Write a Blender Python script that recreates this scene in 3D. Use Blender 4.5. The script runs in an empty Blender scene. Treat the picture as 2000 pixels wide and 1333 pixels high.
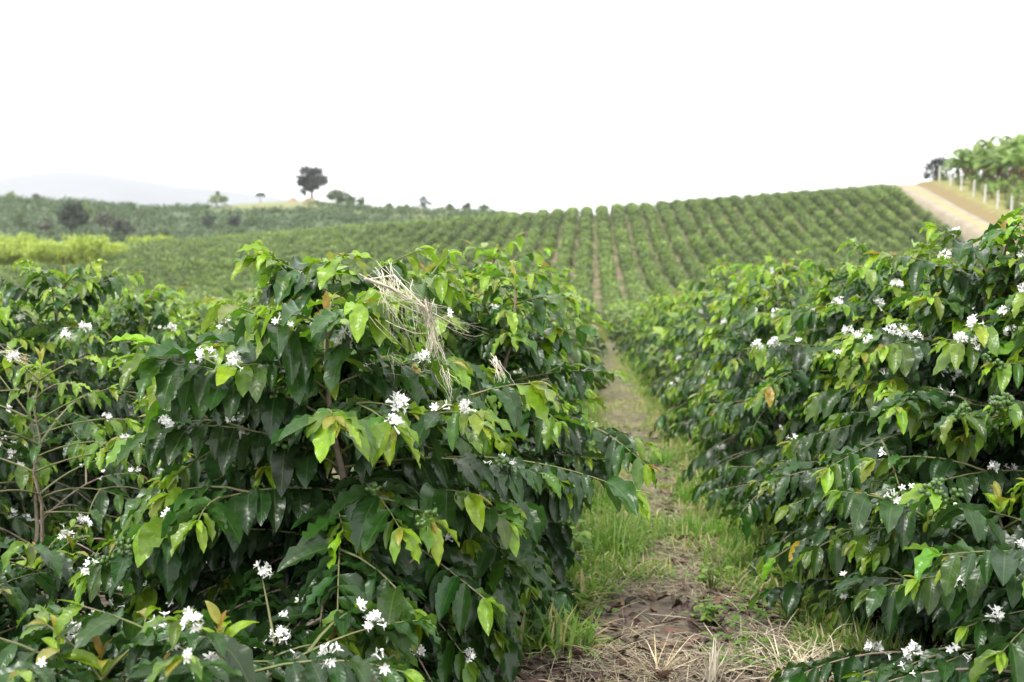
import bpy, math, random
import numpy as np
from mathutils import Matrix, Vector, Euler

R = math.radians
sc = bpy.context.scene
col_main = sc.collection
PW, PH, F = 2000.0, 1333.0, 2200.0            # the photograph and its focal length in pixels
CAM_Z = 1.5

# ------------------------------------------------------------------ camera
cam_d = bpy.data.cameras.new('camera')
cam = bpy.data.objects.new('camera', cam_d)
col_main.objects.link(cam)
cam.location = (0, 0, CAM_Z)
cam.rotation_euler = (R(90 - 5.6), 0, R(4.03))
cam_d.sensor_width = 36.0
cam_d.lens = 36.0 * F / PW
cam_d.clip_start = 0.05
cam_d.clip_end = 20000
cam_d.dof.use_dof = True
cam_d.dof.focus_distance = 3.9
cam_d.dof.aperture_fstop = 3.4
sc.camera = cam
CM = np.array(cam.rotation_euler.to_matrix())
CP = np.array(cam.location)


def project(p):
    q = (np.asarray(p, float) - CP) @ CM
    d = -q[..., 2]
    d = np.where(np.abs(d) < 1e-6, 1e-6, d)
    return PW / 2 + F * q[..., 0] / d, PH / 2 - F * q[..., 1] / d, d


def ray(px, py):
    v = CM @ np.array([(px - PW / 2) / F, (PH / 2 - py) / F, -1.0])
    return v


def at(px, py, Y):
    v = ray(px, py)
    return CP + v * (Y / v[1])


# ------------------------------------------------------------------ noise
def _hash(i, j, seed):
    n = (i.astype(np.int64) * 374761393 + j.astype(np.int64) * 668265263 + seed * 974711) & 0x7fffffff
    n = ((n ^ (n >> 13)) * 1274126177) & 0x7fffffff
    return ((n ^ (n >> 16)) & 0xffff) / 65535.0


def vnoise(x, y, seed=0):
    x = np.asarray(x, float); y = np.asarray(y, float)
    i = np.floor(x); j = np.floor(y)
    f = x - i; g = y - j
    f = f * f * (3 - 2 * f); g = g * g * (3 - 2 * g)
    a = _hash(i, j, seed); b = _hash(i + 1, j, seed); c = _hash(i, j + 1, seed); d = _hash(i + 1, j + 1, seed)
    return (a * (1 - f) + b * f) * (1 - g) + (c * (1 - f) + d * f) * g


def fbm(x, y, seed=0, oct=4):
    s = 0; a = .5
    for o in range(oct):
        s = s + a * (vnoise(x * 2 ** o, y * 2 ** o, seed + o * 17) - .5)
        a *= .5
    return s


def sstep(a, b, x):
    t = np.clip((x - a) / (b - a), 0, 1)
    return t * t * (3 - 2 * t)


# ------------------------------------------------------------------ terrain
_py = np.array([-400, -50, 0, 60, 80, 100, 115, 130, 145, 160, 174, 184, 190, 196, 204, 216, 240, 300, 420, 6000], float)
_pz = np.array([0.5, 1.5, 0, -4.1, -5.3, -6.0, -6.1, -5.2, -3.3, -0.9, 1.6, 3.3, 3.9, 4.2, 3.9, 2.6, -2, -9, -13, -13], float)
_fy = np.arange(-400, 700, 1.0)
_fz = np.interp(_fy, _py, _pz)
_k = np.exp(-np.linspace(-2, 2, 15) ** 2); _k /= _k.sum()
_fz = np.convolve(np.pad(_fz, 7, mode='edge'), _k, 'valid')


def H(X, Y):
    X = np.asarray(X, float); Y = np.asarray(Y, float)
    p = np.interp(Y, _fy, _fz)
    w = np.where(X < 0, sstep(122, 197, Y) ** 1.25, sstep(152, 203, Y) ** 1.15) * (1 - sstep(230, 420, Y))
    xs = np.clip(X, -160, 110)
    z = p + w * 0.078 * xs
    zr = np.interp(Y, [120, 150, 160, 164, 171.5, 181, 190, 198, 204, 215, 240, 300], [-3.5, .4, 2.2, 3.0, 4.35, 6.25, 8.0, 9.35, 9.6, 8.7, 4, -6])
    zr = zr + .55 * sstep(56.1, 58.2, X) + 0.06 * np.clip(X - 60, 0, 50)
    e = sstep(50.7, 51.7, X) * sstep(135, 160, Y) * (1 - sstep(230, 300, Y)) * (1 - sstep(110, 200, X))
    z = z * (1 - e) + zr * e
    return z


def H2(X, Y):
    """terrain with the small lumps of the soil close by"""
    n = fbm(np.asarray(X) * 1.3, np.asarray(Y) * 1.3, 3, 3) * .10 + fbm(np.asarray(X) * 9, np.asarray(Y) * 9, 9, 3) * .035
    fade = 1 - sstep(20, 45, Y)
    return H(X, Y) + n * fade


# ------------------------------------------------------------------ mesh building
class MB:
    def __init__(s):
        s.v = []; s.q = []; s.m = []; s.uv = []; s.c = []; s.n = 0

    def add(s, v, q, m=0, uv=None, c=None):
        v = np.asarray(v, np.float32).reshape(-1, 3); q = np.asarray(q, np.int32).reshape(-1, 4)
        s.v.append(v); s.q.append(q + s.n); s.m.append(np.full(len(q), m, np.int32))
        s.uv.append(np.zeros((len(v), 2), np.float32) if uv is None else np.asarray(uv, np.float32).reshape(-1, 2))
        if c is None:
            c = (0.1, 0.1, 0.1)
        c = np.asarray(c, np.float32)
        if c.ndim == 1:
            c = np.tile(c, (len(v), 1))
        s.c.append(c)
        s.n += len(v)

    def mesh(s, name, mats, smooth=True):
        me = bpy.data.meshes.new(name)
        v = np.concatenate(s.v); q = np.concatenate(s.q); m = np.concatenate(s.m)
        uv = np.concatenate(s.uv); c = np.concatenate(s.c)
        me.vertices.add(len(v)); me.vertices.foreach_set('co', v.ravel())
        me.loops.add(q.size); me.loops.foreach_set('vertex_index', q.ravel())
        me.polygons.add(len(q))
        me.polygons.foreach_set('loop_start', np.arange(0, q.size, 4, dtype=np.int32))
        try:
            me.polygons.foreach_set('loop_total', np.full(len(q), 4, np.int32))
        except Exception:
            pass
        for mt in mats:
            me.materials.append(mt)
        me.polygons.foreach_set('material_index', m)
        me.polygons.foreach_set('use_smooth', np.full(len(q), smooth, bool))
        u = me.uv_layers.new(name='UVMap')
        u.data.foreach_set('uv', uv[q.ravel()].ravel())
        a = me.color_attributes.new('tone', 'FLOAT_COLOR', 'POINT')
        a.data.foreach_set('color', np.concatenate([c, np.ones((len(c), 1), np.float32)], 1).ravel())
        me.update(calc_edges=True)
        me.validate()
        return me


def link(name, me, parent=None, loc=None):
    o = bpy.data.objects.new(name, me)
    col_main.objects.link(o)
    if parent is not None:
        o.parent = parent
    if loc is not None:
        o.location = [float(x) for x in loc]
    return o


def tag(o, label=None, cat=None, group=None, kind=None):
    if label: o['label'] = label
    if cat: o['category'] = cat
    if group: o['group'] = group
    if kind: o['kind'] = kind
    return o


def empty(name, loc, rz=0.0):
    o = bpy.data.objects.new(name, None)
    o.empty_display_size = .2
    col_main.objects.link(o)
    o.location = [float(x) for x in loc]
    o.rotation_euler = (0, 0, rz)
    return o


def copy_tree(root):
    kids = list(root.children)
    r = root.copy(); col_main.objects.link(r)
    for k in kids:
        c = k.copy(); col_main.objects.link(c); c.parent = r
        for g in list(k.children):
            d = g.copy(); col_main.objects.link(d); d.parent = c
    return r


def nrm(a):
    return a / np.maximum(np.linalg.norm(a, axis=-1, keepdims=True), 1e-9)


def grid_quads(nr, nc):
    i = np.arange(nr * nc).reshape(nr, nc)
    return np.stack([i[:-1, :-1], i[:-1, 1:], i[1:, 1:], i[1:, :-1]], -1).reshape(-1, 4)


def add_tube(mb, pts, rad, sides=6, m=0, c=(.1, .1, .1), cap=True):
    pts = np.asarray(pts, float); n = len(pts)
    rad = np.broadcast_to(np.asarray(rad, float), (n,))
    if cap:
        e0 = pts[0] - (pts[1] - pts[0]) * 1e-3; e1 = pts[-1] + (pts[-1] - pts[-2]) * 1e-3
        pts = np.concatenate([[e0], pts, [e1]]); rad = np.concatenate([[1e-4], rad, [1e-4]]); n += 2
    t = nrm(np.gradient(pts, axis=0))
    ref = np.array([0, 0, 1.0]) if abs(t[:, 2]).mean() < .8 else np.array([1.0, 0, 0])
    a = nrm(np.cross(t, ref)); b = np.cross(t, a)
    th = np.linspace(0, 2 * np.pi, sides + 1)
    v = pts[:, None] + rad[:, None, None] * (a[:, None] * np.cos(th)[None, :, None] + b[:, None] * np.sin(th)[None, :, None])
    uv = np.stack(np.broadcast_arrays(th[None, :] / 6.283, np.linspace(0, 1, n)[:, None]), -1)
    mb.add(v, grid_quads(n, sides + 1)[:, ::-1], m, uv, c)


def add_ball(mb, c, r, m=0, colr=(.1, .1, .1), nu=8, nv=6):
    th = np.linspace(0, 2 * np.pi, nu + 1); ph = np.linspace(0.01, np.pi - .01, nv + 1)
    r = np.broadcast_to(np.asarray(r, float), (3,))
    v = np.stack([np.sin(ph)[:, None] * np.cos(th)[None], np.sin(ph)[:, None] * np.sin(th)[None], np.cos(ph)[:, None] * np.ones_like(th)[None]], -1) * r + np.asarray(c)
    mb.add(v, grid_quads(nv + 1, nu + 1)[:, ::-1], m, None, colr)


def add_leaves(mb, P, D, N, L, W, K, C, na, nl, rng, m=0, fold=.25, wave=.05, prof=(.75, .95)):
    n = len(P)
    if n == 0: return
    P = np.asarray(P, float); D = nrm(np.asarray(D, float)); N = np.asarray(N, float)
    s = np.linspace(0, 1, nl + 1)
    dirs = nrm(D[:, None] + (K[:, None] * s[None])[..., None] * np.array([0, 0, -1.0]))
    mid = nrm(dirs[:, :-1] + dirs[:, 1:])
    pos = P[:, None] + np.concatenate([np.zeros((n, 1, 3)), np.cumsum(mid * (L / nl)[:, None, None], 1)], 1)
    side = nrm(np.cross(D, N)); nn = np.cross(side[:, None], dirs)
    f = (np.maximum(s, .012) ** prof[0]) * (np.maximum(1 - s, .004) ** prof[1])
    f /= f.max()
    v = np.linspace(-1, 1, na + 1)
    fo = (fold * rng.uniform(.2, 1.6, n))[:, None, None]
    ph = rng.uniform(0, 6.28, n)[:, None, None]; fr = rng.uniform(2.2, 5.0, n)[:, None, None]
    hw = W[:, None, None] * .5 * f[None, :, None]
    av = np.abs(v)[None, None, :]
    lift = hw * av * np.sin(fo) + W[:, None, None] * wave * av ** 1.5 * np.sin(6.283 * fr * s[None, :, None] + ph + 1.7 * np.sign(v)[None, None]) * np.minimum(f * 1.5, 1)[None, :, None]
    out = hw * v[None, None, :] * np.cos(fo * av)
    V = pos[:, :, None] + side[:, None, None] * out[..., None] + nn[:, :, None] * lift[..., None]
    uv = np.stack(np.broadcast_arrays((v[None, :] + 1) / 2, s[:, None]), -1)
    k = (nl + 1) * (na + 1)
    q = grid_quads(nl + 1, na + 1)
    Q = (q[None] + (np.arange(n) * k)[:, None, None]).reshape(-1, 4)
    mb.add(V, Q, m, np.tile(uv.reshape(-1, 2), (n, 1)), np.repeat(C, k, 0))


# ------------------------------------------------------------------ materials
def new_mat(name):
    m = bpy.data.materials.new(name); m.use_nodes = True
    nt = m.node_tree; nt.nodes.clear()
    return m, nt


def nd(nt, t, **kw):
    n = nt.nodes.new(t)
    for k, v in kw.items():
        if k.startswith('i_'):
            key = k[2:]
            key = int(key) if key.isdigit() else key.replace('_', ' ')
            n.inputs[key].default_value = v
        else:
            setattr(n, k, v)
    return n


def mathn(nt, op, a, b=None, c=None):
    n = nt.nodes.new('ShaderNodeMath'); n.operation = op
    for i, x in enumerate((a, b, c)):
        if x is None: continue
        if isinstance(x, (int, float)): n.inputs[i].default_value = x
        else: nt.links.new(x, n.inputs[i])
    return n.outputs[0]


def ramp(nt, fac, stops, interp='LINEAR'):
    r = nt.nodes.new('ShaderNodeValToRGB'); r.color_ramp.interpolation = interp
    e = r.color_ramp.elements
    while len(e) > 1: e.remove(e[0])
    e[0].position = stops[0][0]; e[0].color = (*stops[0][1], 1)
    for p, c in stops[1:]:
        x = e.new(p); x.color = (*c, 1)
    nt.links.new(fac, r.inputs[0])
    return r.outputs[0]


def mixc(nt, fac, a, b, mode='MIX'):
    n = nt.nodes.new('ShaderNodeMix'); n.data_type = 'RGBA'; n.blend_type = mode
    for i, x in ((0, fac), (6, a), (7, b)):
        if isinstance(x, (int, float)): n.inputs[i].default_value = x
        elif isinstance(x, tuple): n.inputs[i].default_value = (*x, 1)
        else: nt.links.new(x, n.inputs[i])
    return n.outputs[2]


def noise(nt, scale, detail=4, vec=None, rough=.55):
    n = nd(nt, 'ShaderNodeTexNoise'); n.inputs['Scale'].default_value = scale; n.inputs['Detail'].default_value = detail
    n.inputs['Roughness'].default_value = rough
    if vec is not None: nt.links.new(vec, n.inputs['Vector'])
    return n.outputs['Fac']


def leaf_material(name, rough=.38, trans=.22, veins=True, spec=.5):
    m, nt = new_mat(name)
    out = nd(nt, 'ShaderNodeOutputMaterial'); bs = nd(nt, 'ShaderNodeBsdfPrincipled')
    at_ = nd(nt, 'ShaderNodeAttribute', attribute_name='tone')
    geo = nd(nt, 'ShaderNodeNewGeometry')
    base = at_.outputs['Color']
    if veins:
        tc = nd(nt, 'ShaderNodeTexCoord')
        mot = noise(nt, 38, 3, tc.outputs['Object'])
        base = mixc(nt, 1.0, base, ramp(nt, mot, [(.3, (.72, .74, .7)), (.7, (1.25, 1.2, 1.2))]), 'MULTIPLY')
        blot = noise(nt, 55, 2, tc.outputs['Object'])
        base = mixc(nt, ramp(nt, blot, [(.70, (0, 0, 0)), (.74, (.8, .8, .8))]), base, (.13, .085, .03))
        sx = nd(nt, 'ShaderNodeSeparateXYZ'); nt.links.new(tc.outputs['UV'], sx.inputs[0])
        av = mathn(nt, 'ABSOLUTE', mathn(nt, 'SUBTRACT', mathn(nt, 'MULTIPLY', sx.outputs[0], 2.0), 1.0))
        rib = mathn(nt, 'SUBTRACT', 1.0, mathn(nt, 'SMOOTH_MIN', mathn(nt, 'MULTIPLY', av, 13.0), 1.0, .2))
        base = mixc(nt, mathn(nt, 'MULTIPLY', rib, .38), base, (.14, .2, .06))
        ch = mathn(nt, 'SUBTRACT', mathn(nt, 'MULTIPLY', sx.outputs[1], 9.0), mathn(nt, 'MULTIPLY', av, 1.6))
        wv = mathn(nt, 'ABSOLUTE', mathn(nt, 'SINE', mathn(nt, 'MULTIPLY', ch, 3.1416)))
        hgt = mathn(nt, 'SUBTRACT', mathn(nt, 'POWER', wv, .6), mathn(nt, 'MULTIPLY', rib, .6))
        bp = nd(nt, 'ShaderNodeBump'); bp.inputs['Strength'].default_value = .15; bp.inputs['Distance'].default_value = .003
        nt.links.new(hgt, bp.inputs['Height']); nt.links.new(bp.outputs[0], bs.inputs['Normal'])
    hv = nd(nt, 'ShaderNodeHueSaturation'); hv.inputs['Saturation'].default_value = .8; hv.inputs['Value'].default_value = 1.7
    nt.links.new(base, hv.inputs['Color'])
    base2 = mixc(nt, geo.outputs['Backfacing'], base, hv.outputs['Color'])
    nt.links.new(base2, bs.inputs['Base Color'])
    rg = nd(nt, 'ShaderNodeMapRange'); rg.inputs[3].default_value = rough; rg.inputs[4].default_value = .62
    nt.links.new(geo.outputs['Backfacing'], rg.inputs[0]); nt.links.new(rg.outputs[0], bs.inputs['Roughness'])
    bs.inputs['Specular IOR Level'].default_value = spec
    tr = nd(nt, 'ShaderNodeBsdfTranslucent')
    tcx = mixc(nt, 1.0, base, (1.9, 2.2, .8), 'MULTIPLY')
    nt.links.new(tcx, tr.inputs['Color'])
    mx = nd(nt, 'ShaderNodeMixShader'); mx.inputs[0].default_value = trans
    nt.links.new(bs.outputs[0], mx.inputs[1]); nt.links.new(tr.outputs[0], mx.inputs[2])
    nt.links.new(mx.outputs[0], out.inputs['Surface'])
    return m


def simple_mat(name, colr, rough=.8, nscale=0, ncol=None, bump=0, attr=False, spec=.3, sss=0, coord='Object'):
    m, nt = new_mat(name)
    out = nd(nt, 'ShaderNodeOutputMaterial'); bs = nd(nt, 'ShaderNodeBsdfPrincipled')
    nt.links.new(bs.outputs[0], out.inputs['Surface'])
    bs.inputs['Roughness'].default_value = rough; bs.inputs['Specular IOR Level'].default_value = spec
    if attr:
        a = nd(nt, 'ShaderNodeAttribute', attribute_name='tone'); base = a.outputs['Color']
    else:
        base = (*colr,)
    if nscale:
        tc = nd(nt, 'ShaderNodeTexCoord'); nz = noise(nt, nscale, 5, tc.outputs[coord])
        if attr:
            base = mixc(nt, 1.0, base, ramp(nt, nz, [(.3, (.65, .65, .65)), (.7, (1.3, 1.3, 1.3))]), 'MULTIPLY')
        else:
            base = ramp(nt, nz, [(.3, colr), (.7, ncol)])
        if bump:
            bp = nd(nt, 'ShaderNodeBump'); bp.inputs['Strength'].default_value = bump; bp.inputs['Distance'].default_value = .02
            nt.links.new(nz, bp.inputs['Height']); nt.links.new(bp.outputs[0], bs.inputs['Normal'])
    if isinstance(base, tuple): bs.inputs['Base Color'].default_value = (*base, 1)
    else: nt.links.new(base, bs.inputs['Base Color'])
    return m


M_leaf = leaf_material('coffee_leaf', .30, .24, spec=.42)
M_leaf_far = leaf_material('foliage_far', .5, .18, veins=False, spec=.35)
M_grass = leaf_material('grass_blade', .5, .3, veins=False, spec=.3)
M_bark = simple_mat('coffee_bark', (.16, .12, .085), .85, 30, (.30, .25, .19), .4)
M_twig = simple_mat('green_twig', (.1, .14, .04), .6, 25, (.2, .17, .09), .2)
M_petal = simple_mat('coffee_petal', (.84, .84, .80), .55, 0, spec=.3)
M_berry = simple_mat('green_berry', (.045, .10, .02), .3, 14, (.085, .15, .03), 0, spec=.5)
M_straw = simple_mat('dry_straw', (.5, .42, .3), .75, 12, attr=True, spec=.25)
M_trunk = simple_mat('tree_bark', (.09, .07, .055), .9, 3, (.18, .15, .12), .5)
M_post = simple_mat('whitewashed_concrete', (.46, .44, .41), .85, 4, (.62, .60, .57), .3)
M_litter = simple_mat('dead_leaf', (.1, .07, .05), .8, 8, attr=True)


def ground_material():
    m, nt = new_mat('field_soil')
    out = nd(nt, 'ShaderNodeOutputMaterial'); bs = nd(nt, 'ShaderNodeBsdfPrincipled')
    nt.links.new(bs.outputs[0], out.inputs['Surface'])
    geo = nd(nt, 'ShaderNodeNewGeometry'); pos = geo.outputs['Position']
    sp = nd(nt, 'ShaderNodeSeparateXYZ'); nt.links.new(pos, sp.inputs[0])
    n1 = noise(nt, 1.1, 6, pos); n2 = noise(nt, 9, 6, pos, .65); n3 = noise(nt, 60, 4, pos, .7)
    soil = ramp(nt, n2, [(.3, (.05, .038, .03)), (.5, (.105, .08, .063)), (.72, (.185, .145, .115))])
    soil = mixc(nt, .55, soil, ramp(nt, n3, [(.3, (.04, .032, .026)), (.7, (.20, .16, .125))]))
    # dry litter and moss over the soil, more of it further along the path
    far = nd(nt, 'ShaderNodeMapRange', interpolation_type='SMOOTHSTEP'); far.inputs[1].default_value = 5.5; far.inputs[2].default_value = 8.5
    nt.links.new(sp.outputs[1], far.inputs[0])
    lit = ramp(nt, noise(nt, 24, 5, pos, .7), [(.3, (.16, .13, .095)), (.55, (.31, .26, .19)), (.75, (.44, .38, .29))])
    grn = ramp(nt, noise(nt, 30, 4, pos, .7), [(.3, (.07, .09, .03)), (.7, (.18, .19, .075))])
    lm = mathn(nt, 'MULTIPLY', ramp(nt, n2, [(.38, (0, 0, 0)), (.56, (1, 1, 1))]), mathn(nt, 'ADD', .38, mathn(nt, 'MULTIPLY', far.outputs[0], .6)))
    c = mixc(nt, lm, soil, lit)
    gm = mathn(nt, 'MULTIPLY', ramp(nt, noise(nt, 2.6, 6, pos, .65), [(.36, (0, 0, 0)), (.54, (1, 1, 1))]), mathn(nt, 'MULTIPLY', far.outputs[0], .78))
    c = mixc(nt, gm, c, grn)
    # the far slope: pale brown earth between the rows
    fs = nd(nt, 'ShaderNodeMapRange'); fs.inputs[1].default_value = 60; fs.inputs[2].default_value = 110
    nt.links.new(sp.outputs[1], fs.inputs[0])
    earth = ramp(nt, noise(nt, .8, 5, pos, .6), [(.3, (.19, .14, .095)), (.6, (.30, .23, .155)), (.8, (.18, .18, .085))])
    weedy = ramp(nt, noise(nt, .22, 5, pos, .7), [(.41, (0, 0, 0)), (.53, (.9, .9, .9))])
    earth = mixc(nt, weedy, earth, ramp(nt, noise(nt, 3, 4, pos), [(.3, (.06, .085, .03)), (.7, (.13, .15, .055))]))
    c = mixc(nt, fs.outputs[0], c, earth)
    # grassy bank right of the dirt road
    bank = nd(nt, 'ShaderNodeMapRange'); bank.inputs[1].default_value = 54.7; bank.inputs[2].default_value = 55.4
    nt.links.new(mathn(nt, 'ADD', sp.outputs[0], mathn(nt, 'MULTIPLY', mathn(nt, 'SUBTRACT', n1, .5), 2.0)), bank.inputs[0])
    bc = ramp(nt, noise(nt, .9, 6, pos, .65), [(.3, (.15, .14, .05)), (.55, (.24, .23, .085)), (.75, (.33, .28, .13))])
    cut = nd(nt, 'ShaderNodeMapRange'); cut.inputs[1].default_value = 57.0; cut.inputs[2].default_value = 58.4
    nt.links.new(mathn(nt, 'ADD', sp.outputs[0], mathn(nt, 'MULTIPLY', mathn(nt, 'SUBTRACT', n1, .5), 3.0)), cut.inputs[0])
    bc = mixc(nt, cut.outputs[0], (.20, .155, .075), bc)
    c = mixc(nt, bank.outputs[0], c, bc)
    nt.links.new(c, bs.inputs['Base Color'])
    bs.inputs['Roughness'].default_value = .95; bs.inputs['Specular IOR Level'].default_value = .15
    bp = nd(nt, 'ShaderNodeBump'); bp.inputs['Strength'].default_value = .8; bp.inputs['Distance'].default_value = .03
    nt.links.new(mathn(nt, 'ADD', n2, mathn(nt, 'MULTIPLY', n3, .35)), bp.inputs['Height']); nt.links.new(bp.outputs[0], bs.inputs['Normal'])
    return m


def road_material():
    m, nt = new_mat('dirt_road_surface')
    out = nd(nt, 'ShaderNodeOutputMaterial'); bs = nd(nt, 'ShaderNodeBsdfPrincipled')
    nt.links.new(bs.outputs[0], out.inputs['Surface'])
    geo = nd(nt, 'ShaderNodeNewGeometry'); pos = geo.outputs['Position']
    sp = nd(nt, 'ShaderNodeSeparateXYZ'); nt.links.new(pos, sp.inputs[0])
    n1 = noise(nt, .5, 6, pos, .65)
    dirt = ramp(nt, n1, [(.3, (.22, .18, .125)), (.6, (.31, .265, .19)), (.8, (.26, .225, .15))])
    wob = mathn(nt, 'MULTIPLY', mathn(nt, 'SUBTRACT', noise(nt, .35, 4, pos), .5), 1.6)
    x = mathn(nt, 'ABSOLUTE', mathn(nt, 'SUBTRACT', mathn(nt, 'ADD', sp.outputs[0], wob), 53.3))
    strip = nd(nt, 'ShaderNodeMapRange'); strip.inputs[1].default_value = .35; strip.inputs[2].default_value = .8
    strip.inputs[3].default_value = .75; strip.inputs[4].default_value = 0
    nt.links.new(x, strip.inputs[0])
    c = mixc(nt, strip.outputs[0], dirt, (.27, .26, .10))
    nt.links.new(c, bs.inputs['Base Color']); bs.inputs['Roughness'].default_value = .95
    return m


def hill_material():
    m, nt = new_mat('hill_cover')
    out = nd(nt, 'ShaderNodeOutputMaterial'); bs = nd(nt, 'ShaderNodeBsdfPrincipled')
    nt.links.new(bs.outputs[0], out.inputs['Surface'])
    geo = nd(nt, 'ShaderNodeNewGeometry'); pos = geo.outputs['Position']
    uvn = nd(nt, 'ShaderNodeTexCoord'); sx = nd(nt, 'ShaderNodeSeparateXYZ'); nt.links.new(uvn.outputs['UV'], sx.inputs[0])
    c = ramp(nt, noise(nt, .35, 6, pos, .7), [(.3, (.045, .075, .035)), (.55, (.075, .11, .05)), (.75, (.12, .14, .06))])
    dry = ramp(nt, noise(nt, .12, 5, pos, .7), [(.35, (.21, .20, .085)), (.6, (.17, .19, .07)), (.75, (.28, .20, .13))])
    # the dry grass cap on the crown of the hill
    v = mathn(nt, 'ADD', sx.outputs[1], mathn(nt, 'MULTIPLY', mathn(nt, 'SUBTRACT', noise(nt, .05, 4, pos), .5), .35))
    a = nd(nt, 'ShaderNodeMapRange'); a.inputs[1].default_value = .62; a.inputs[2].default_value = .74
    nt.links.new(v, a.inputs[0])
    b = nd(nt, 'ShaderNodeMapRange'); b.inputs[1].default_value = .44; b.inputs[2].default_value = .49
    nt.links.new(sx.outputs[0], b.inputs[0])
    c = mixc(nt, mathn(nt, 'MULTIPLY', a.outputs[0], b.outputs[0]), c, dry)
    nt.links.new(c, bs.inputs['Base Color']); bs.inputs['Roughness'].default_value = .95
    return m


M_ground = ground_material(); M_road = road_material(); M_hill = hill_material()
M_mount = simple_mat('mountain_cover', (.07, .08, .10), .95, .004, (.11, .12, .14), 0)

# ------------------------------------------------------------------ world, sun, haze
SUN_EL, SUN_AZ = R(62), R(-150)
w = bpy.data.worlds.new('World'); sc.world = w; w.use_nodes = True
nt = w.node_tree; nt.nodes.clear()
wo = nd(nt, 'ShaderNodeOutputWorld'); bg = nd(nt, 'ShaderNodeBackground')
sky = nd(nt, 'ShaderNodeTexSky'); sky.sky_type = 'NISHITA'; sky.sun_disc = False
sky.sun_elevation = SUN_EL; sky.sun_rotation = SUN_AZ; sky.air_density = 1.0; sky.dust_density = 4.0; sky.altitude = 1200
tc = nd(nt, 'ShaderNodeTexCoord')
cl = noise(nt, 1.6, 5, tc.outputs['Generated'], .5)
cloud = ramp(nt, cl, [(.3, (11.2, 11.4, 11.7)), (.7, (13.0, 13.0, 13.0))])
skc = mixc(nt, .93, sky.outputs[0], cloud)
nt.links.new(skc, bg.inputs['Color']); bg.inputs['Strength'].default_value = .10
nt.links.new(bg.outputs[0], wo.inputs['Surface'])

sd = bpy.data.lights.new('sun', 'SUN'); sd.energy = 1.5; sd.angle = R(14); sd.color = (1, .965, .9)
so = bpy.data.objects.new('sun', sd); col_main.objects.link(so)
# sun_rotation in the sky texture turns clockwise from +Y
sdir = Vector((math.sin(SUN_AZ) * math.cos(SUN_EL), math.cos(SUN_AZ) * math.cos(SUN_EL), math.sin(SUN_EL)))
so.rotation_euler = (-sdir).to_track_quat('-Z', 'Y').to_euler()

hz, hnt = new_mat('haze_air')
ho = nd(hnt, 'ShaderNodeOutputMaterial'); pv = nd(hnt, 'ShaderNodeVolumePrincipled')
pv.inputs['Color'].default_value = (.94, .95, .985, 1); pv.inputs['Density'].default_value = .00014; pv.inputs['Anisotropy'].default_value = .1
hnt.links.new(pv.outputs[0], ho.inputs['Volume'])
hm = MB()
hx, hy0, hy1, hz0, hz1 = 4200, -300, 5000, -15.2, 420
bv = np.array([[-hx, hy0, hz0], [hx, hy0, hz0], [hx, hy1, hz0], [-hx, hy1, hz0], [-hx, hy0, hz1], [hx, hy0, hz1], [hx, hy1, hz1], [-hx, hy1, hz1]])
hm.add(bv, [[3, 2, 1, 0], [4, 5, 6, 7], [0, 1, 5, 4], [1, 2, 6, 5], [2, 3, 7, 6], [3, 0, 4, 7]])
tag(link('haze', hm.mesh('haze', [hz], False)), kind='stuff', label='thin pale haze hanging between the field and the mountain', cat='haze')

# ------------------------------------------------------------------ ground, path, road


def axis(segs):
    a = []
    for lo, hi, st in segs:
        a.append(np.arange(lo, hi - 1e-6, st))
    a.append([segs[-1][1]])
    return np.concatenate(a)


gx = axis([(-4100, -400, 370), (-400, -160, 20), (-160, -20, 2.5), (-20, -6, .7), (-6, -2, .2), (-2, 3.2, .04), (3.2, 6, .2), (6, 20, .7), (20, 48, 2), (48, 66, .5), (66, 110, 2.2), (110, 400, 20), (400, 4100, 370)])
gy = axis([(-250, -20, 23), (-20, 2, 1.0), (2, 4, .1), (4, 9, .04), (9, 16, .1), (16, 40, .35), (40, 240, 1.6), (240, 440, 8), (440, 900, 46), (900, 4900, 400)])
GX, GY = np.meshgrid(gx, gy)
GZ = H2(GX, GY)
gv = np.stack([GX, GY, GZ], -1).reshape(-1, 3)
gq = grid_quads(len(gy), len(gx))
cx = GX.ravel()[gq].mean(1); cy = GY.ravel()[gq].mean(1)
is_path = (cx > -.2) & (cx < 1.12) & (cy > 3.5) & (cy < 75)
is_road = (cx > 51.2) & (cx < 55.2) & (cy > 100) & (cy < 240)


def sub_mesh(name, mask, mat):
    q = gq[mask]; u, inv = np.unique(q, return_inverse=True)
    mb = MB(); mb.add(gv[u], inv.reshape(-1, 4))
    return link(name, mb.mesh(name, [mat]))


tag(sub_mesh('ground', ~(is_path | is_road), M_ground), kind='structure', label='brown soil of the coffee field', cat='ground')
tag(sub_mesh('path', is_path, M_ground), kind='structure', label='narrow trodden path of soil, straw and low grass between the rows', cat='path')
tag(sub_mesh('dirt_road', is_road, M_road), kind='structure', label='pale dirt road climbing over the ridge beside the field', cat='road')

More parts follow.
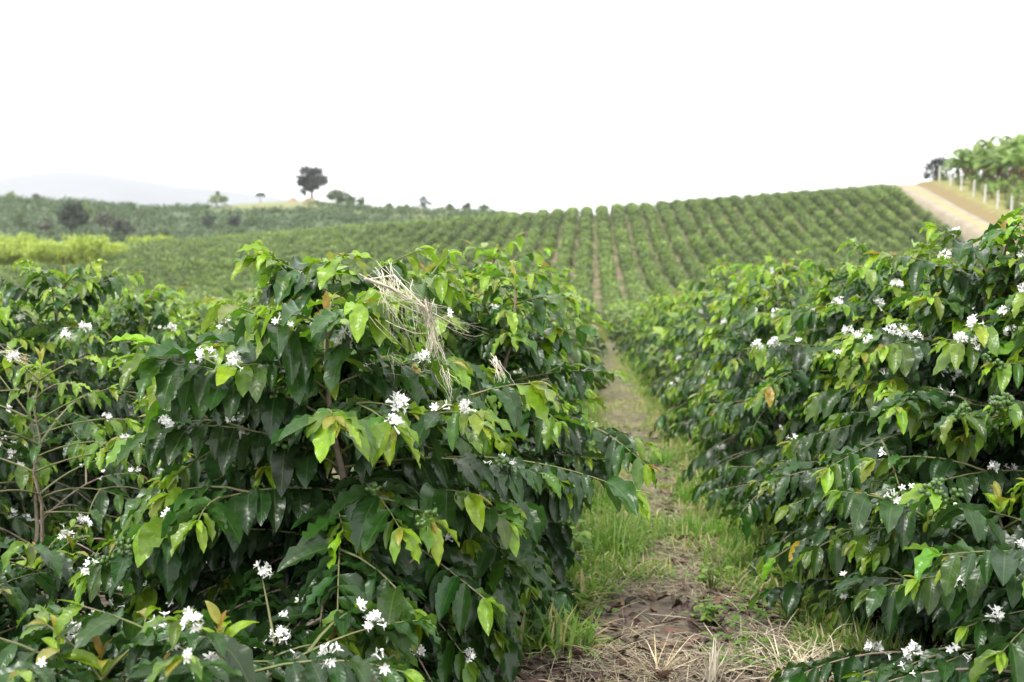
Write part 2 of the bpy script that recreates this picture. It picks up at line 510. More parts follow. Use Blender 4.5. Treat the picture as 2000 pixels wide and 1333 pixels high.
# far hill on the left, behind the field
ridge = np.array([(-500, 396), (-250, 396), (-100, 393), (0, 391), (150, 394), (220, 403), (280, 409), (400, 404), (480, 399), (560, 395), (640, 397), (700, 405), (760, 410), (850, 411), (950, 416), (1060, 428), (1250, 450), (1500, 470)], float)
hu = np.linspace(-500, 1500, 120)
hyv = np.interp(hu, ridge[:, 0], ridge[:, 1])
rows_t = np.concatenate([np.linspace(0, 1, 34), np.linspace(1.06, 2, 10)])
HV = np.zeros((len(rows_t), len(hu), 3)); HU = np.zeros((len(rows_t), len(hu), 2))
for i, u in enumerate(hu):
    top = at(u, hyv[i], 380); foot = at(u, hyv[i], 245); foot[2] = -11.5; back = at(u, hyv[i], 560); back[2] = -14
    for j, t in enumerate(rows_t):
        if t <= 1:
            p = foot + (top - foot) * t; p[2] = foot[2] + (top[2] - foot[2]) * (1 - (1 - t) ** 1.7) ** .9
        else:
            s_ = t - 1; p = top + (back - top) * s_; p[2] = top[2] + (back[2] - top[2]) * s_ ** 1.5
        HV[j, i] = p; HU[j, i] = ((u + 500) / 2000, min(t, 1))
HV[..., 2] += fbm(HV[..., 0] / 14, HV[..., 1] / 14, 5) * .9 * np.minimum(1, rows_t * 3)[:, None]
hb = MB(); hb.add(HV, grid_quads(len(rows_t), len(hu)), 0, HU)
tag(link('hill', hb.mesh('hill', [M_hill])), kind='structure', label='low green hill with a dry grass crown behind the coffee field', cat='hill')


def hill_pt(px, t):
    j = int(np.argmin(np.abs(rows_t - t))); i = int(np.argmin(np.abs(hu - px)))
    return HV[j, i]


# far mountain
mr = np.array([(-700, 372), (-300, 352), (-100, 346), (0, 345), (60, 339), (130, 333), (200, 338), (270, 351), (340, 362), (400, 368), (470, 376), (560, 388), (650, 397), (760, 406), (900, 416), (1100, 428), (1500, 440), (2600, 446)], float)
mu = np.linspace(-480, 2100, 230); my = np.interp(mu, mr[:, 0], mr[:, 1])
tt = np.linspace(0, 2, 25)
MV = np.zeros((len(tt), len(mu), 3))
for i, u in enumerate(mu):
    yy = my[i] - 1.6 * (vnoise(u / 23, 0.5, 4) - .5) - .8 * (vnoise(u / 7, 1.5, 8) - .5)
    top = at(u, yy, 4100); foot = at(u, yy, 2900); back = at(u, yy, 4750)
    for j, t in enumerate(tt):
        if t <= 1: p = foot + (top - foot) * t; z = -13.6 + (top[2] + 13.6) * t ** 1.3
        else: p = top + (back - top) * (t - 1); z = top[2] + (-13.6 - top[2]) * (t - 1) ** 1.2
        MV[j, i] = (p[0], p[1], z)
MV[..., 2] += fbm(MV[..., 0] / 260, MV[..., 1] / 260, 6) * 60 * (np.minimum(tt, 2 - tt) * (1 - np.exp(-((tt - 1) / .12) ** 2)))[:, None]
mb_ = MB(); mb_.add(MV, grid_quads(len(tt), len(mu)))
tag(link('mountain', mb_.mesh('mountain', [M_mount])), kind='structure', label='pale blue mountain fading into the haze', cat='mountain')

# ------------------------------------------------------------------ coffee bushes
OLD = np.array([.016, .041, .013]); MIDC = np.array([.028, .082, .010]); YOUNG = np.array([.175, .285, .012]); FLUSH = np.array([.24, .23, .03]); BRONZE = np.array([.24, .14, .03])


def leaf_tone(young, rng):
    """colour of each leaf by its age: dark when old, yellow-green when newly grown"""
    y = np.clip(young, 0, 1)[:, None]
    c = np.where(y < .5, OLD + (MIDC - OLD) * (y / .5), MIDC + (YOUNG - MIDC) * ((y - .5) / .5))
    v = rng.uniform(.7, 1.3, (len(young), 1)); h = rng.normal(0, .08, (len(young), 3))
    return np.clip(c * v * (1 + h), .004, .9)


def bush_geometry(seed, h, r, lod=0, stems=2, dens=1.0, leaf=.16, bare=.12, zlow=.1, vigor=1.0, mature=1.0, trunk=1.0, extra=(), pruned=None):
    """stems with opposite drooping branches that carry pairs of leaves; returns foliage, wood and the nodes of the branches"""
    rng = np.random.default_rng(seed)
    fol, wood = MB(), MB()
    na, nl = [(4, 10), (2, 4), (2, 3)][lod]
    sp = [.048, .072, .10][lod] / dens
    lsz = leaf * [1.0, 1.12, 1.35][lod]
    P, D, N, L, K, Y = [], [], [], [], [], []
    TP, TD, TN, TL, TC, TK = [], [], [], [], [], []
    nodes = []
    up = np.array([0, 0, 1.0])
    for si in range(stems):
        a0 = rng.uniform(0, 6.28); off = np.array([math.cos(a0), math.sin(a0)]) * (rng.uniform(.04, .1) if stems > 1 else 0)
        hh = h * (1 if si == 0 else rng.uniform(.86, .99))
        lean = np.array([math.cos(a0), math.sin(a0)]) * r * (rng.uniform(.12, .38) if stems > 1 else .06)
        ks = np.linspace(0, 1, 9)
        sx = off[0] + lean[0] * ks ** 1.3 + rng.normal(0, .012, 9); sy = off[1] + lean[1] * ks ** 1.3 + rng.normal(0, .012, 9)
        spts = np.stack([sx, sy, ks * hh - .05 * (ks == 0)], 1)
        add_tube(wood, spts, np.linspace(.026, .006, 9) * (h / 1.6) * trunk, 7, 0)
        z = max(zlow * hh, .06); phi = rng.uniform(0, 6.28)
        while z < hh:
            t = z / hh
            base = np.array([np.interp(t, ks, sx), np.interp(t, ks, sy), z])
            for sgn in (0, math.pi):
                if rng.random() > .93 * min(1, .6 + dens * .4): continue
                ph = phi + sgn + rng.normal(0, .25)
                pr = (.80 + .9 * t) if t < .28 else 1.05 * (1 - .74 * ((t - .28) / .72) ** 2.3)
                Lb = r * max(pr, .16) * rng.uniform(.70, 1.12)
                Lb = min(Lb, r * 1.15)
                el = 8 + 40 * t ** 2.2 + rng.normal(0, 8)
                g = (.95 * (1 - t) + .5) * rng.uniform(.5, 1.2)
                if t < .3: el += 12 * (1 - t / .3); g *= .75
                _branch(rng, base, ph, R(el), Lb, g, t, sp, lsz, bare, vigor, wood, lod, P, D, N, L, K, Y, TP, TD, TN, TL, TC, TK, nodes, True)
            if t > .72:
                for sgn in (0, math.pi):
                    e = R(rng.uniform(-5, 35)); an = phi + sgn + rng.normal(0, .3)
                    P.append(base); D.append([math.cos(an) * math.cos(e), math.sin(an) * math.cos(e), math.sin(e)]); N.append(up + rng.normal(0, .25, 3))
                    L.append(lsz * rng.uniform(.7, 1.1)); K.append(rng.uniform(.8, 2.6)); Y.append(t * rng.uniform(.5, .95))
            phi += math.pi / 2 + rng.normal(0, .3)
            z += rng.uniform(.045, .07) * [1, 1.15, 1.5][lod] / max(dens, .5)
        # the growing tip
        tip = spts[-1]
        for q in range(6):
            an = q * math.pi / 2 + rng.normal(0, .3) + (.8 if q > 3 else 0); e = R(rng.uniform(15, 50)) if q < 4 else R(72)
            TP.append(tip + up * (.0 + .012 * q)); TD.append([math.cos(an) * math.cos(e), math.sin(an) * math.cos(e), math.sin(e)])
            TN.append(up + rng.normal(0, .2, 3)); TL.append(lsz * rng.uniform(.45, .8) * (1 if q < 4 else .6)); TK.append(rng.uniform(.4, 1.1))
            TC.append(YOUNG * 1.05 if q < 3 else (FLUSH if rng.random() < .6 else BRONZE))
    for ez, eph, eel, eL, et in extra:          # single long branches that reach out of the bush
        _branch(rng, np.array([0, 0, ez]), eph, R(eel), eL, .75, et, sp, lsz, .45, vigor, wood, lod, P, D, N, L, K, Y, TP, TD, TN, TL, TC, TK, nodes, False)
    P = np.array(P); D = np.array(D); N = np.array(N); L = np.array(L); K = np.array(K); Y = np.array(Y)
    keep = P[:, 2] > .035
    if pruned:                                  # low branches cut back on the path side: (direction, reach, height)
        pd = np.array([math.cos(pruned[0]), math.sin(pruned[0])])

        def beyond(q):
            return (q[..., :2] @ pd > pruned[1] + .5 * np.maximum(q[..., 2] - pruned[2], 0)) & (q[..., 2] < pruned[2] + .25)
        keep &= ~beyond(P)
        for k in range(len(wood.v)):
            bad = beyond(wood.v[k]); off = sum(len(v) for v in wood.v[:k])
            ok = ~bad[wood.q[k] - off].any(1)
            wood.q[k] = wood.q[k][ok]; wood.m[k] = wood.m[k][ok]
        if TP:
            kt = ~beyond(np.array(TP))
            TP, TD, TN, TL, TC, TK = [[x for x, o in zip(lst, kt) if o] for lst in (TP, TD, TN, TL, TC, TK)]
        nodes = [n_ for n_ in nodes if not beyond(np.array(n_[:3]))]
    P, D, N, L, K, Y = P[keep], D[keep], N[keep], L[keep], K[keep], Y[keep]
    C = leaf_tone(Y * mature, rng)
    sick = rng.random(len(P)) < .0008
    C[sick] = np.array([.33, .24, .03]) * rng.uniform(.7, 1.1, (sick.sum(), 1))
    add_leaves(fol, P, D, N, L, L * rng.uniform(.34, .48, len(L)), K, C, na, nl, rng, 0, .40, .13)

    if TP:
        TL = np.array(TL)
        add_leaves(fol, np.array(TP), np.array(TD), np.array(TN), TL, TL * .36, np.array(TK), np.array(TC), na, nl, rng, 0, .45, .03)
    return fol, wood, np.array(nodes)


def _branch(rng, base, ph, el, Lb, g, t, sp, lsz, bare, vigor, wood, lod, P, D, N, L, K, Y, TP, TD, TN, TL, TC, TK, nodes, sub):
    up = np.array([0, 0, 1.0])
    n = max(4, int(Lb / .07)); s = np.linspace(0, 1, n + 1)
    d = np.array([math.cos(ph) * math.cos(el), math.sin(ph) * math.cos(el), math.sin(el)])
    bend = rng.normal(0, .25); per = np.array([-math.sin(ph), math.cos(ph), 0])
    dirs = nrm(d[None] - up[None] * (g * s)[:, None] + per[None] * (bend * s)[:, None])
    pts = base + np.concatenate([[np.zeros(3)], np.cumsum((dirs[:-1] + dirs[1:]) * .5 * Lb / n, 0)])
    pts[:, 2] = np.maximum(pts[:, 2], .04)
    add_tube(wood, pts, np.linspace(.0052, .0018, n + 1), 5 if lod == 0 else 4, 1 if t > .45 else 0, cap=False)
    m = max(2, int(Lb * (1 - bare) / sp))
    for j in range(m):
        u = 1 - j * sp / Lb - .01
        if u < bare * .6: break
        if j > 2 and rng.random() < .07: continue
        p = np.array([np.interp(u, s, pts[:, k]) for k in range(3)]); dd = dirs[min(int(u * n), n)]
        lat = nrm(np.cross(dd, up))
        nodes.append((*p, t, u, *dd))
        young = math.exp(-j / (2.2 * vigor)) * (.34 + .85 * t) + .10 * rng.random() + .12 * t
        for sg in (-1, 1):
            if rng.random() < .06: continue
            fw = .35 + .5 * math.exp(-j / 2.0)
            ld = dd * fw + lat * sg * (.85 - .25 * math.exp(-j / 2.0)) + up * rng.normal(.02, .22) - up * rng.uniform(.05, .45)
            P.append(p); D.append(ld); N.append(up + rng.normal(0, .28, 3) + lat * sg * .15)
            size = lsz * rng.uniform(.55, 1.18) * (.62 + .38 * min(1, (j + .6) / 2.2))
            L.append(size); K.append(rng.uniform(.2, 3.0)); Y.append(young)
    # the young pair and the bud at the end of the branch
    e = pts[-1]; dd = dirs[-1]; lat = nrm(np.cross(dd, up))
    for sg in (-1, 1):
        TP.append(e); TD.append(dd * .9 + lat * sg * .4 + up * rng.uniform(-.1, .4)); TN.append(up + rng.normal(0, .25, 3))
        TL.append(lsz * rng.uniform(.25, .5)); TK.append(rng.uniform(.2, 1.3))
        x = rng.random()
        TC.append((YOUNG * rng.uniform(.7, 1.1) if x < .78 - .3 * t else (FLUSH * rng.uniform(.7, 1) if x < .93 else BRONZE)) * (.55 + .45 * min(1, t + .35)))
    if sub and Lb > .38 and lod < 2 and t < .85:
        for q in range(2 if t < .6 else 1):
            if rng.random() > .72: continue
            u = rng.uniform(.35, .72); p = np.array([np.interp(u, s, pts[:, k]) for k in range(3)])
            _branch(rng, p, ph + rng.choice([-1, 1]) * rng.uniform(.45, .95), math.asin(max(-.9, min(.9, dirs[int(u * n)][2]))) + rng.uniform(0, .35), Lb * rng.uniform(.3, .55), g * .9, t, sp, lsz, .12, vigor, wood, lod, P, D, N, L, K, Y, TP, TD, TN, TL, TC, TK, nodes, False)


def blossom_mesh(seed, nf):
    rng = np.random.default_rng(seed); mb = MB()
    for f in range(nf):
        e = rng.uniform(-.25, 1.35); a = rng.uniform(0, 6.28)
        d = np.array([math.cos(a) * math.cos(e), math.sin(a) * math.cos(e), math.sin(e)])
        o = d * rng.uniform(.006, .014); c = d * rng.uniform(.018, .030)
        add_tube(mb, [o, (o + c) / 2, c], [.0016, .0018, .0026], 5, 0, cap=False)
        x = nrm(np.cross(d, [.3, .5, .81])); y = np.cross(d, x)
        np_ = 5 if rng.random() < .7 else 6
        if rng.random() < .15:
            add_ball(mb, c + d * .004, (.0032, .0032, .005)); continue
        for k in range(np_):
            th = k * 6.283 / np_ + rng.uniform(-.2, .2); ra = x * math.cos(th) + y * math.sin(th); sd_ = np.cross(d, ra)
            Lp = rng.uniform(.012, .0165); cu = rng.uniform(-.3, .35)
            s_ = np.array([0, .35, .7, 1.0]); wd = np.array([.0016, .0033, .0034, .0008])
            ctr = c + ra[None] * (s_ * Lp)[:, None] + d[None] * ((.45 * s_ + cu * s_ ** 2) * Lp)[:, None]
            v = np.stack([ctr - sd_[None] * wd[:, None], ctr + d[None] * -.0006, ctr + sd_[None] * wd[:, None]], 1)
            mb.add(v, grid_quads(4, 3))
    return mb.mesh('blossom', [M_petal])


def berry_mesh(seed, nb):
    rng = np.random.default_rng(seed); mb = MB()
    for k in range(nb):
        a = rng.uniform(0, 6.28); l = rng.uniform(-.035, .035); rr = rng.uniform(.008, .017)
        s_ = rng.uniform(.0058, .0085)
        add_ball(mb, (l, rr * math.cos(a), rr * math.sin(a) - .003), (s_ * 1.05, s_, s_), 0, (.1, .1, .1), 9, 7)
    return mb.mesh('berry_cluster', [M_berry])


BLOS = [blossom_mesh(50 + i, n) for i, n in enumerate((9, 12, 14, 7, 17, 11))]
BLOS_S = [blossom_mesh(70 + i, n) for i, n in enumerate((2, 3, 2))]
BERR = [berry_mesh(90 + i, n) for i, n in enumerate((13, 18, 16))]

NEAR_V = []                                   # what shows of the near bushes, for laying the straw on them
NEAR_N = []                                   # their branch nodes: (bush index, world positions)
near_objs = []


def build_bush(x, y, label, group, rz=0.0, lift=0.0, **kw):
    z = float(H2(x, y)) - .01 + lift
    root = empty('coffee_bush', (x, y, z), rz)
    tag(root, label, 'coffee bush', group)
    fol, wood, nodes = bush_geometry(**kw)
    link('foliage', fol.mesh('foliage', [M_leaf]), root)
    link('stem', wood.mesh('stem', [M_bark, M_twig]), root)
    c, s = math.cos(rz), math.sin(rz); RZ = np.array([[c, -s, 0], [s, c, 0], [0, 0, 1]])
    V = np.concatenate(fol.v) @ RZ.T + np.array([x, y, z])
    NEAR_V.append(V[::3])
    if len(nodes):
        NEAR_N.append((len(near_objs), nodes[:, :3] @ RZ.T + np.array([x, y, z]), nodes))
    near_objs.append((root, RZ, np.array([x, y, z])))
    return root


G1 = 'coffee bushes in the row left of the path'
G2 = 'coffee bushes in the second row left of the path'
G3 = 'coffee bushes in the row right of the path'
build_bush(-.88, 4.05, 'big rounded coffee bush in front, draped with dry white straw, left of the path', G1, 4.2, seed=607, h=1.57, r=.86, lift=.04, pruned=(-4.2, .56, .52), extra=((.86, -.14 - 4.2, 20, 1.06, .6),), stems=3, leaf=.186, dens=1.08)
build_bush(-.58, 5.30, 'tall coffee bush standing right behind the straw draped bush', G1, 1.4, pruned=(-1.4, .46, .5), seed=12, h=1.62, r=.70, stems=3, leaf=.165)
build_bush(-.78, 6.65, 'third coffee bush along the path, behind the two tall front ones', G1, 2.2, seed=13, h=1.50, r=.80, stems=2, leaf=.15)
build_bush(-1.12, 2.95, 'low spreading coffee bush with green berries at the foot of the big front bush', G1, .2, mature=.58, seed=14, h=.66, r=.74, stems=3, leaf=.168, zlow=.14)
build_bush(-2.55, 4.95, 'thin leggy coffee bush with bare brown branches left of the big front bush', 'sparse coffee bushes', .9, trunk=.62, seed=15, h=1.22, r=.78, stems=2, dens=.55, bare=.55, leaf=.14)
build_bush(-2.05, 3.75, 'low shaded coffee bush in the lower left corner', 'low coffee bushes', 1.7, mature=.55, seed=19, h=.56, r=.7, stems=3, leaf=.16, zlow=.14)
build_bush(-3.45, 4.95, 'coffee bush at the left edge behind the thin leggy bush', G2, .3, seed=16, h=1.5, r=.85, stems=2)
build_bush(-3.35, 6.35, 'flowering coffee bush of the second row, above the thin leggy bush', G2, 1.1, seed=17, h=1.62, r=.90, stems=2)
build_bush(-3.20, 7.80, 'coffee bush of the second row, just left behind the big front bush', G2, 2.6, seed=18, h=1.50, r=.90, stems=2)
build_bush(1.72, 3.72, 'low coffee bush with big glossy leaves hanging over the right of the path', G3, .8, mature=.72, seed=21, h=.90, r=.90, stems=3, leaf=.172, zlow=.12)
build_bush(2.0, 4.42, 'coffee bush filling the row between the low bush and the tallest bush on the right', G3, 2.2, seed=25, h=1.42, r=.86, stems=2, leaf=.165)
build_bush(1.85, 5.10, 'tallest coffee bush of the right row, full of white blossom', G3, 1.9, lift=-.07, seed=22, h=1.84, r=.98, stems=3, leaf=.165, dens=1.1)
build_bush(1.72, 6.55, 'second tall coffee bush of the right row, behind the tallest one', G3, .1, lift=-.04, seed=23, h=1.77, r=.95, stems=3, leaf=.16)
build_bush(1.74, 8.00, 'third tall coffee bush of the right row, low branches touching the grass', G3, 2.9, seed=24, h=1.72, r=.93, stems=3, leaf=.155)

# blossoms: on the branch nodes where the photo shows them
ALLN = np.concatenate([n[1] for n in NEAR_N]); ALLI = np.concatenate([np.full(len(n[1]), n[0]) for n in NEAR_N])
npx, npy_, npd = project(ALLN)
rng0 = np.random.default_rng(5)


def hang(mesh, name, k, lift=.0):
    bi = ALLI[k]; root, RZ, o0 = near_objs[bi]
    toward = nrm(CP - ALLN[k])
    p = ALLN[k] + toward * lift + np.array([0, 0, .012])
    ob = link(name, mesh, root, (p - o0) @ RZ)
    ob.scale = (rng0.uniform(.85, 1.15),) * 3 if name == 'blossom' else (1.1,) * 3
    ob.rotation_euler = (rng0.normal(0, .5), rng0.normal(0, .5), rng0.uniform(0, 6.28))
    return ob


def nearest_node(px, py, rad=28):
    d2 = (npx - px) ** 2 + (npy_ - py) ** 2
    for rr in (rad, rad * 2, rad * 4):
        c = np.where(d2 < rr * rr)[0]
        if len(c): return c[np.argmin(npd[c] + np.sqrt(d2[c]) * .004)]
    return None


BL = [(684, 661, 1), (691, 697, 1), (960, 640, 1), (877, 592, 0), (547, 646, 0), (558, 672, 0), (417, 687, 1), (466, 725, 1), (451, 800, 0), (488, 828, 1), (810, 746, 1), (828, 733, 1), (785, 793, 1), (770, 813, 1), (899, 804, 1), (860, 815, 0), (894, 868, 0), (981, 896, 0), (703, 892, 0), (528, 995, 1), (580, 986, 1), (733, 744, 0), (838, 701, 0), (968, 905, 0), (1005, 832, 0), (440, 720, 0), (347, 790, 1), (315, 845, 1), (318, 818, 0), (155, 1115, 1), (357, 1080, 0), (333, 1035, 0), (507, 1110, 1), (702, 1190, 0), (740, 1222, 0), (380, 1246, 1), (345, 1250, 1), (640, 1281, 0), (655, 1287, 0), (820, 1278, 1), (890, 1305, 1), (835, 1050, 0), (868, 1055, 1), (625, 1275, 0), (655, 1325, 0), (1013, 1215, 0), (430, 640, 0), (540, 560, 0),
      (160, 622, 1), (187, 590, 1), (135, 640, 1), (205, 588, 1), (50, 625, 1), (285, 602, 1), (12, 760, 1), (35, 745, 0), (305, 640, 0), (235, 655, 0), (370, 610, 0), (95, 600, 0),
      (1738, 550, 1), (1745, 562, 1), (1888, 645, 1), (1881, 664, 1), (1983, 613, 1), (1969, 648, 1), (1990, 596, 1), (1797, 680, 1), (1643, 662, 1), (1661, 668, 1), (1748, 627, 1), (1764, 634, 1), (1853, 725, 1), (1874, 739, 1), (1545, 844, 0), (1507, 673, 1), (1563, 650, 0), (1941, 928, 1), (1955, 1205, 1), (1934, 1191, 0), (1671, 1194, 1), (1745, 1254, 0), (1923, 683, 1), (1692, 600, 1), (1948, 568, 0), (1864, 484, 0), (1972, 977, 0), (1465, 615, 1), (1400, 640, 0), (1330, 625, 0), (1420, 635, 1), (1520, 690, 1), (1415, 682, 0), (1518, 850, 0), (1610, 600, 1), (1640, 700, 0), (1720, 720, 0), (1580, 620, 0), (1912, 570, 0), (1690, 655, 0)]
for (bx, by, big) in BL:
    k = nearest_node(bx, by)
    if k is None: continue
    hang(BLOS[rng0.integers(len(BLOS))] if big else BLOS_S[rng0.integers(len(BLOS_S))], 'blossom', k, .055)
for (bx, by) in [(225, 1122), (262, 1092), (285, 1072), (310, 1085), (335, 1060), (250, 1065), (560, 885), (950, 945), (985, 935), (820, 760), (480, 880), (700, 960), (1905, 768), (1932, 760), (1955, 775), (1900, 795), (1925, 790), (1985, 810), (1862, 955), (1840, 950), (1880, 962), (1760, 1010), (1935, 700), (540, 760), (850, 1010)]:
    k = nearest_node(bx, by, 40)
    if k is not None: hang(BERR[rng0.integers(3)], 'berry_cluster', k, .05)

for bi in range(len(near_objs)):               # single small flowers scattered on the branches
    cand = np.where((ALLI == bi) & (npx > 0) & (npx < PW) & (npy_ < PH))[0]
    if len(cand) < 20: continue
    for k in rng0.choice(cand, 15, replace=False):
        hang(BLOS_S[rng0.integers(3)] if rng0.random() < .7 else BLOS[rng0.integers(6)], 'blossom', k, .03)

# ---- the rest of the field: every plant of the rows that can be seen
rngf = np.random.default_rng(77)
plants = []
rows_x = [(-.85 - 2.5 * k, -(k + 1)) for k in range(0, 40)] + [(1.75 + 2.5 * k, k + 1) for k in range(0, 20)]
for X0, ri in rows_x:
    y = 3.4 + rngf.uniform(0, .6)
    if ri == -1: y = 8.1
    elif ri == 1: y = 9.4
    elif ri == -2: y = 9.2
    order = {-1: 4, 1: 5, -2: 4}.get(ri, 1)
    while y < 203:
        fan = .30 * min(max((190 - y) / 100, 0), 1) ** 2 * float(sstep(55, 92, y))
        x = X0 * (1 + fan) + rngf.normal(0, .10 if y < 60 else .19)
        hgt = 1.62 + rngf.normal(0, .09) + (.10 if ri == 1 and y < 30 else 0) - (.2 if ri < -1 and y < 60 else 0)
        if x < 50.6 and not (y > 143 and project((x, y, 0))[0] < 212 - (y - 143) * .3):
            if rngf.random() > .035 or y < 30:
                plants.append((x, y, hgt, ri, order))
        order += 1
        y += (1.38 if y < 60 else 1.28) * rngf.uniform(.88, 1.12)
plants = [p for p in plants if -150 < project((p[0], p[1], float(H(p[0], p[1])) + 1))[0] < 2150]
plants.sort(key=lambda p: p[0] ** 2 + p[1] ** 2)
# what shows of each plant: paint them front to back on a small picture
SW, SH = 1000, 667
buf = np.zeros((SH, SW), bool)
for root, RZ, o0 in near_objs:
    pass
for V in NEAR_V:
    a, b, d_ = project(V)
    ok = (d_ > 0) & (a > 0) & (a < PW - 2) & (b > 0) & (b < PH - 2)
    ia = (a[ok] / 2).astype(int); ib = (b[ok] / 2).astype(int)
    for dx in (-2, 0, 2):
        for dy in (-2, 0, 2):
            buf[np.clip(ib + dy, 0, SH - 1), np.clip(ia + dx, 0, SW - 1)] = True
shown = []
for i, (x, y, hgt, ri, order) in enumerate(plants):
    z = float(H(x, y)); px_, py_, d_ = project((x, y, z + hgt * .52))
    rx = .84 * F / d_ / 2; ry = hgt * .52 * F / d_ / 2
    cx_, cy_ = px_ / 2, py_ / 2
    x0, x1 = max(0, int(cx_ - rx)), min(SW, int(cx_ + rx) + 1); y0, y1 = max(0, int(cy_ - ry)), min(SH, int(cy_ + ry) + 1)
    if x1 <= x0 or y1 <= y0: shown.append(0); continue
    yy, xx = np.mgrid[y0:y1, x0:x1]
    el = ((xx - cx_) / rx) ** 2 + (abs(yy - cy_) / ry) ** 2.6 < 1
    sub = buf[y0:y1, x0:x1]
    shown.append(int((el & ~sub).sum())); sub |= el
shown = np.array(shown)
idx = np.argsort(-shown, kind='stable')
N_IND = 286
ind = [i for i in idx[:N_IND] if shown[i] > 0]
ind_set = set(ind)
ORD = ['zeroth', 'first', 'second', 'third', 'fourth', 'fifth', 'sixth', 'seventh', 'eighth', 'ninth', 'tenth', 'eleventh', 'twelfth', 'thirteenth', 'fourteenth', 'fifteenth', 'sixteenth', 'seventeenth', 'eighteenth', 'nineteenth', 'twentieth']


def proto_full(seed, h, r):
    fol, wood, nodes = bush_geometry(seed=seed, h=h, r=r, lod=1, stems=2, leaf=.15)
    root = empty('coffee_bush', (0, 0, 0)); tag(root, 'coffee bush', 'coffee bush')
    link('foliage', fol.mesh('foliage', [M_leaf]), root)
    link('stem', wood.mesh('stem', [M_bark, M_twig]), root)
    rr = np.random.default_rng(seed)
    cand = nodes[(nodes[:, 4] > .55) & (nodes[:, 3] > .2)]
    for k in rr.choice(len(cand), 16, replace=False):
        b = link('blossom', BLOS[rr.integers(len(BLOS))], root, cand[k][:3] + np.array([0, 0, .02]))
        b.rotation_euler = (rr.normal(0, .5), rr.normal(0, .5), rr.uniform(0, 6))
    return root


def proto_plain(seed, h, r):
    fol, wood, nodes = bush_geometry(seed=seed, h=h, r=r, lod=2, stems=2, leaf=.15)
    n0 = fol.n
    for v, q, m, uv, c in zip(wood.v, wood.q, wood.m, wood.uv, wood.c):
        pass
    V = np.concatenate(wood.v); Q = np.concatenate(wood.q)
    fol.add(V, Q, 1)
    return link('coffee_bush', fol.mesh('coffee_bush', [M_leaf_far, M_bark]))


full_p = [proto_full(200 + i, 1.72, .86) for i in range(4)]
plain_p = [proto_plain(300 + i, 1.70, .86) for i in range(5)]
used_full = [False] * 4; used_plain = [False] * 5
n_lab = {}
for i in sorted(ind):
    x, y, hgt, ri, order = plants[i]
    if y < 17:
        k = int(rngf.integers(4)); o = full_p[k] if not used_full[k] else copy_tree(full_p[k]); used_full[k] = True
    else:
        k = int(rngf.integers(5)); o = plain_p[k]
        if used_plain[k]:
            o = plain_p[k].copy(); col_main.objects.link(o)
        used_plain[k] = True
    s_ = hgt / 1.71
    o.location = (x, y, float(H(x, y)) - .02); o.rotation_euler = (0, 0, rngf.uniform(0, 6.28))
    o.scale = (s_ * rngf.uniform(.95, 1.06),) * 2 + (s_,)
    rown = {-1: 'the row left of the path', 1: 'the row right of the path', -2: 'the second row left of the path', 2: 'the second row right of the path', -3: 'the third row left of the path'}.get(ri)
    if rown and order <= 20 and y < 45:
        tag(o, 'leafy coffee bush, %s plant from the camera in %s' % (ORD[order], rown), 'coffee bush', 'coffee bushes in ' + rown)
    elif y < 60:
        tag(o, 'small dark green coffee bush in the rows running down towards the valley floor', 'coffee bush', 'coffee bushes running down to the valley')
    else:
        tag(o, 'small light green coffee bush in the rows at the foot of the far slope', 'coffee bush', 'coffee bushes at the foot of the far slope')
for k in range(4):
    if not used_full[k]:
        for c in list(full_p[k].children): bpy.data.objects.remove(c)
        bpy.data.objects.remove(full_p[k])
for k in range(5):
    if not used_plain[k]: bpy.data.objects.remove(plain_p[k])


def shell_leaves(rng, n, c, rad, size, tone_lo, tone_hi, vol=.35, boxy=2.0):
    """leaf sprays spread through a rounded crown"""
    d = nrm(rng.normal(0, 1, (n, 3)))
    if boxy != 2.0:
        d = d / (np.sum(np.abs(d) ** boxy, 1, keepdims=True) ** (1 / boxy))
    rr = (1 - vol * rng.random((n, 1)) ** 1.5)
    P = c + d * rr * rad
    D = nrm(d * .5 + rng.normal(0, .6, (n, 3)) + np.array([0, 0, -.15]))
    N = d + np.array([0, 0, .7]) + rng.normal(0, .35, (n, 3))
    t = rng.random((n, 1)) ** 1.3
    C = (tone_lo + (tone_hi - tone_lo) * t) * rng.uniform(.75, 1.25, (n, 1))
    return P, D, N, size * rng.uniform(.7, 1.3, n), C


# every other plant of the field, one mass of rows
far = MB(); rngs = np.random.default_rng(9)
PP, DD, NN, LL, CC = [], [], [], [], []
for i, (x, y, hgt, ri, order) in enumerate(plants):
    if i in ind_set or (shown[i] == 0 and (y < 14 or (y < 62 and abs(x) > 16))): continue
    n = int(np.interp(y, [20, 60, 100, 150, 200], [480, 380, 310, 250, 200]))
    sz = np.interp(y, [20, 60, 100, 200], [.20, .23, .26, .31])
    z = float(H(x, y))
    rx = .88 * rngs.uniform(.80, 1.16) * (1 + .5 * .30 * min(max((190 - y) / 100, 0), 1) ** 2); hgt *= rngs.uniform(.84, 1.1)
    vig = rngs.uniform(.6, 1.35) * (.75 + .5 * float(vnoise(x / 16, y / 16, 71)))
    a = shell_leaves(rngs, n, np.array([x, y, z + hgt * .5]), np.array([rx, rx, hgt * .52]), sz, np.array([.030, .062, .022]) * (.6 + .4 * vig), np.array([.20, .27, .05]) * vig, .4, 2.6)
    # new growth on top is lighter; furrow shade painted in by darkening lower leaves
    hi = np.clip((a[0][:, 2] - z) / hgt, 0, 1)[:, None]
    PP.append(a[0]); DD.append(a[1]); NN.append(a[2]); LL.append(a[3]); CC.append(a[4] * (.42 + .85 * hi ** 1.6))
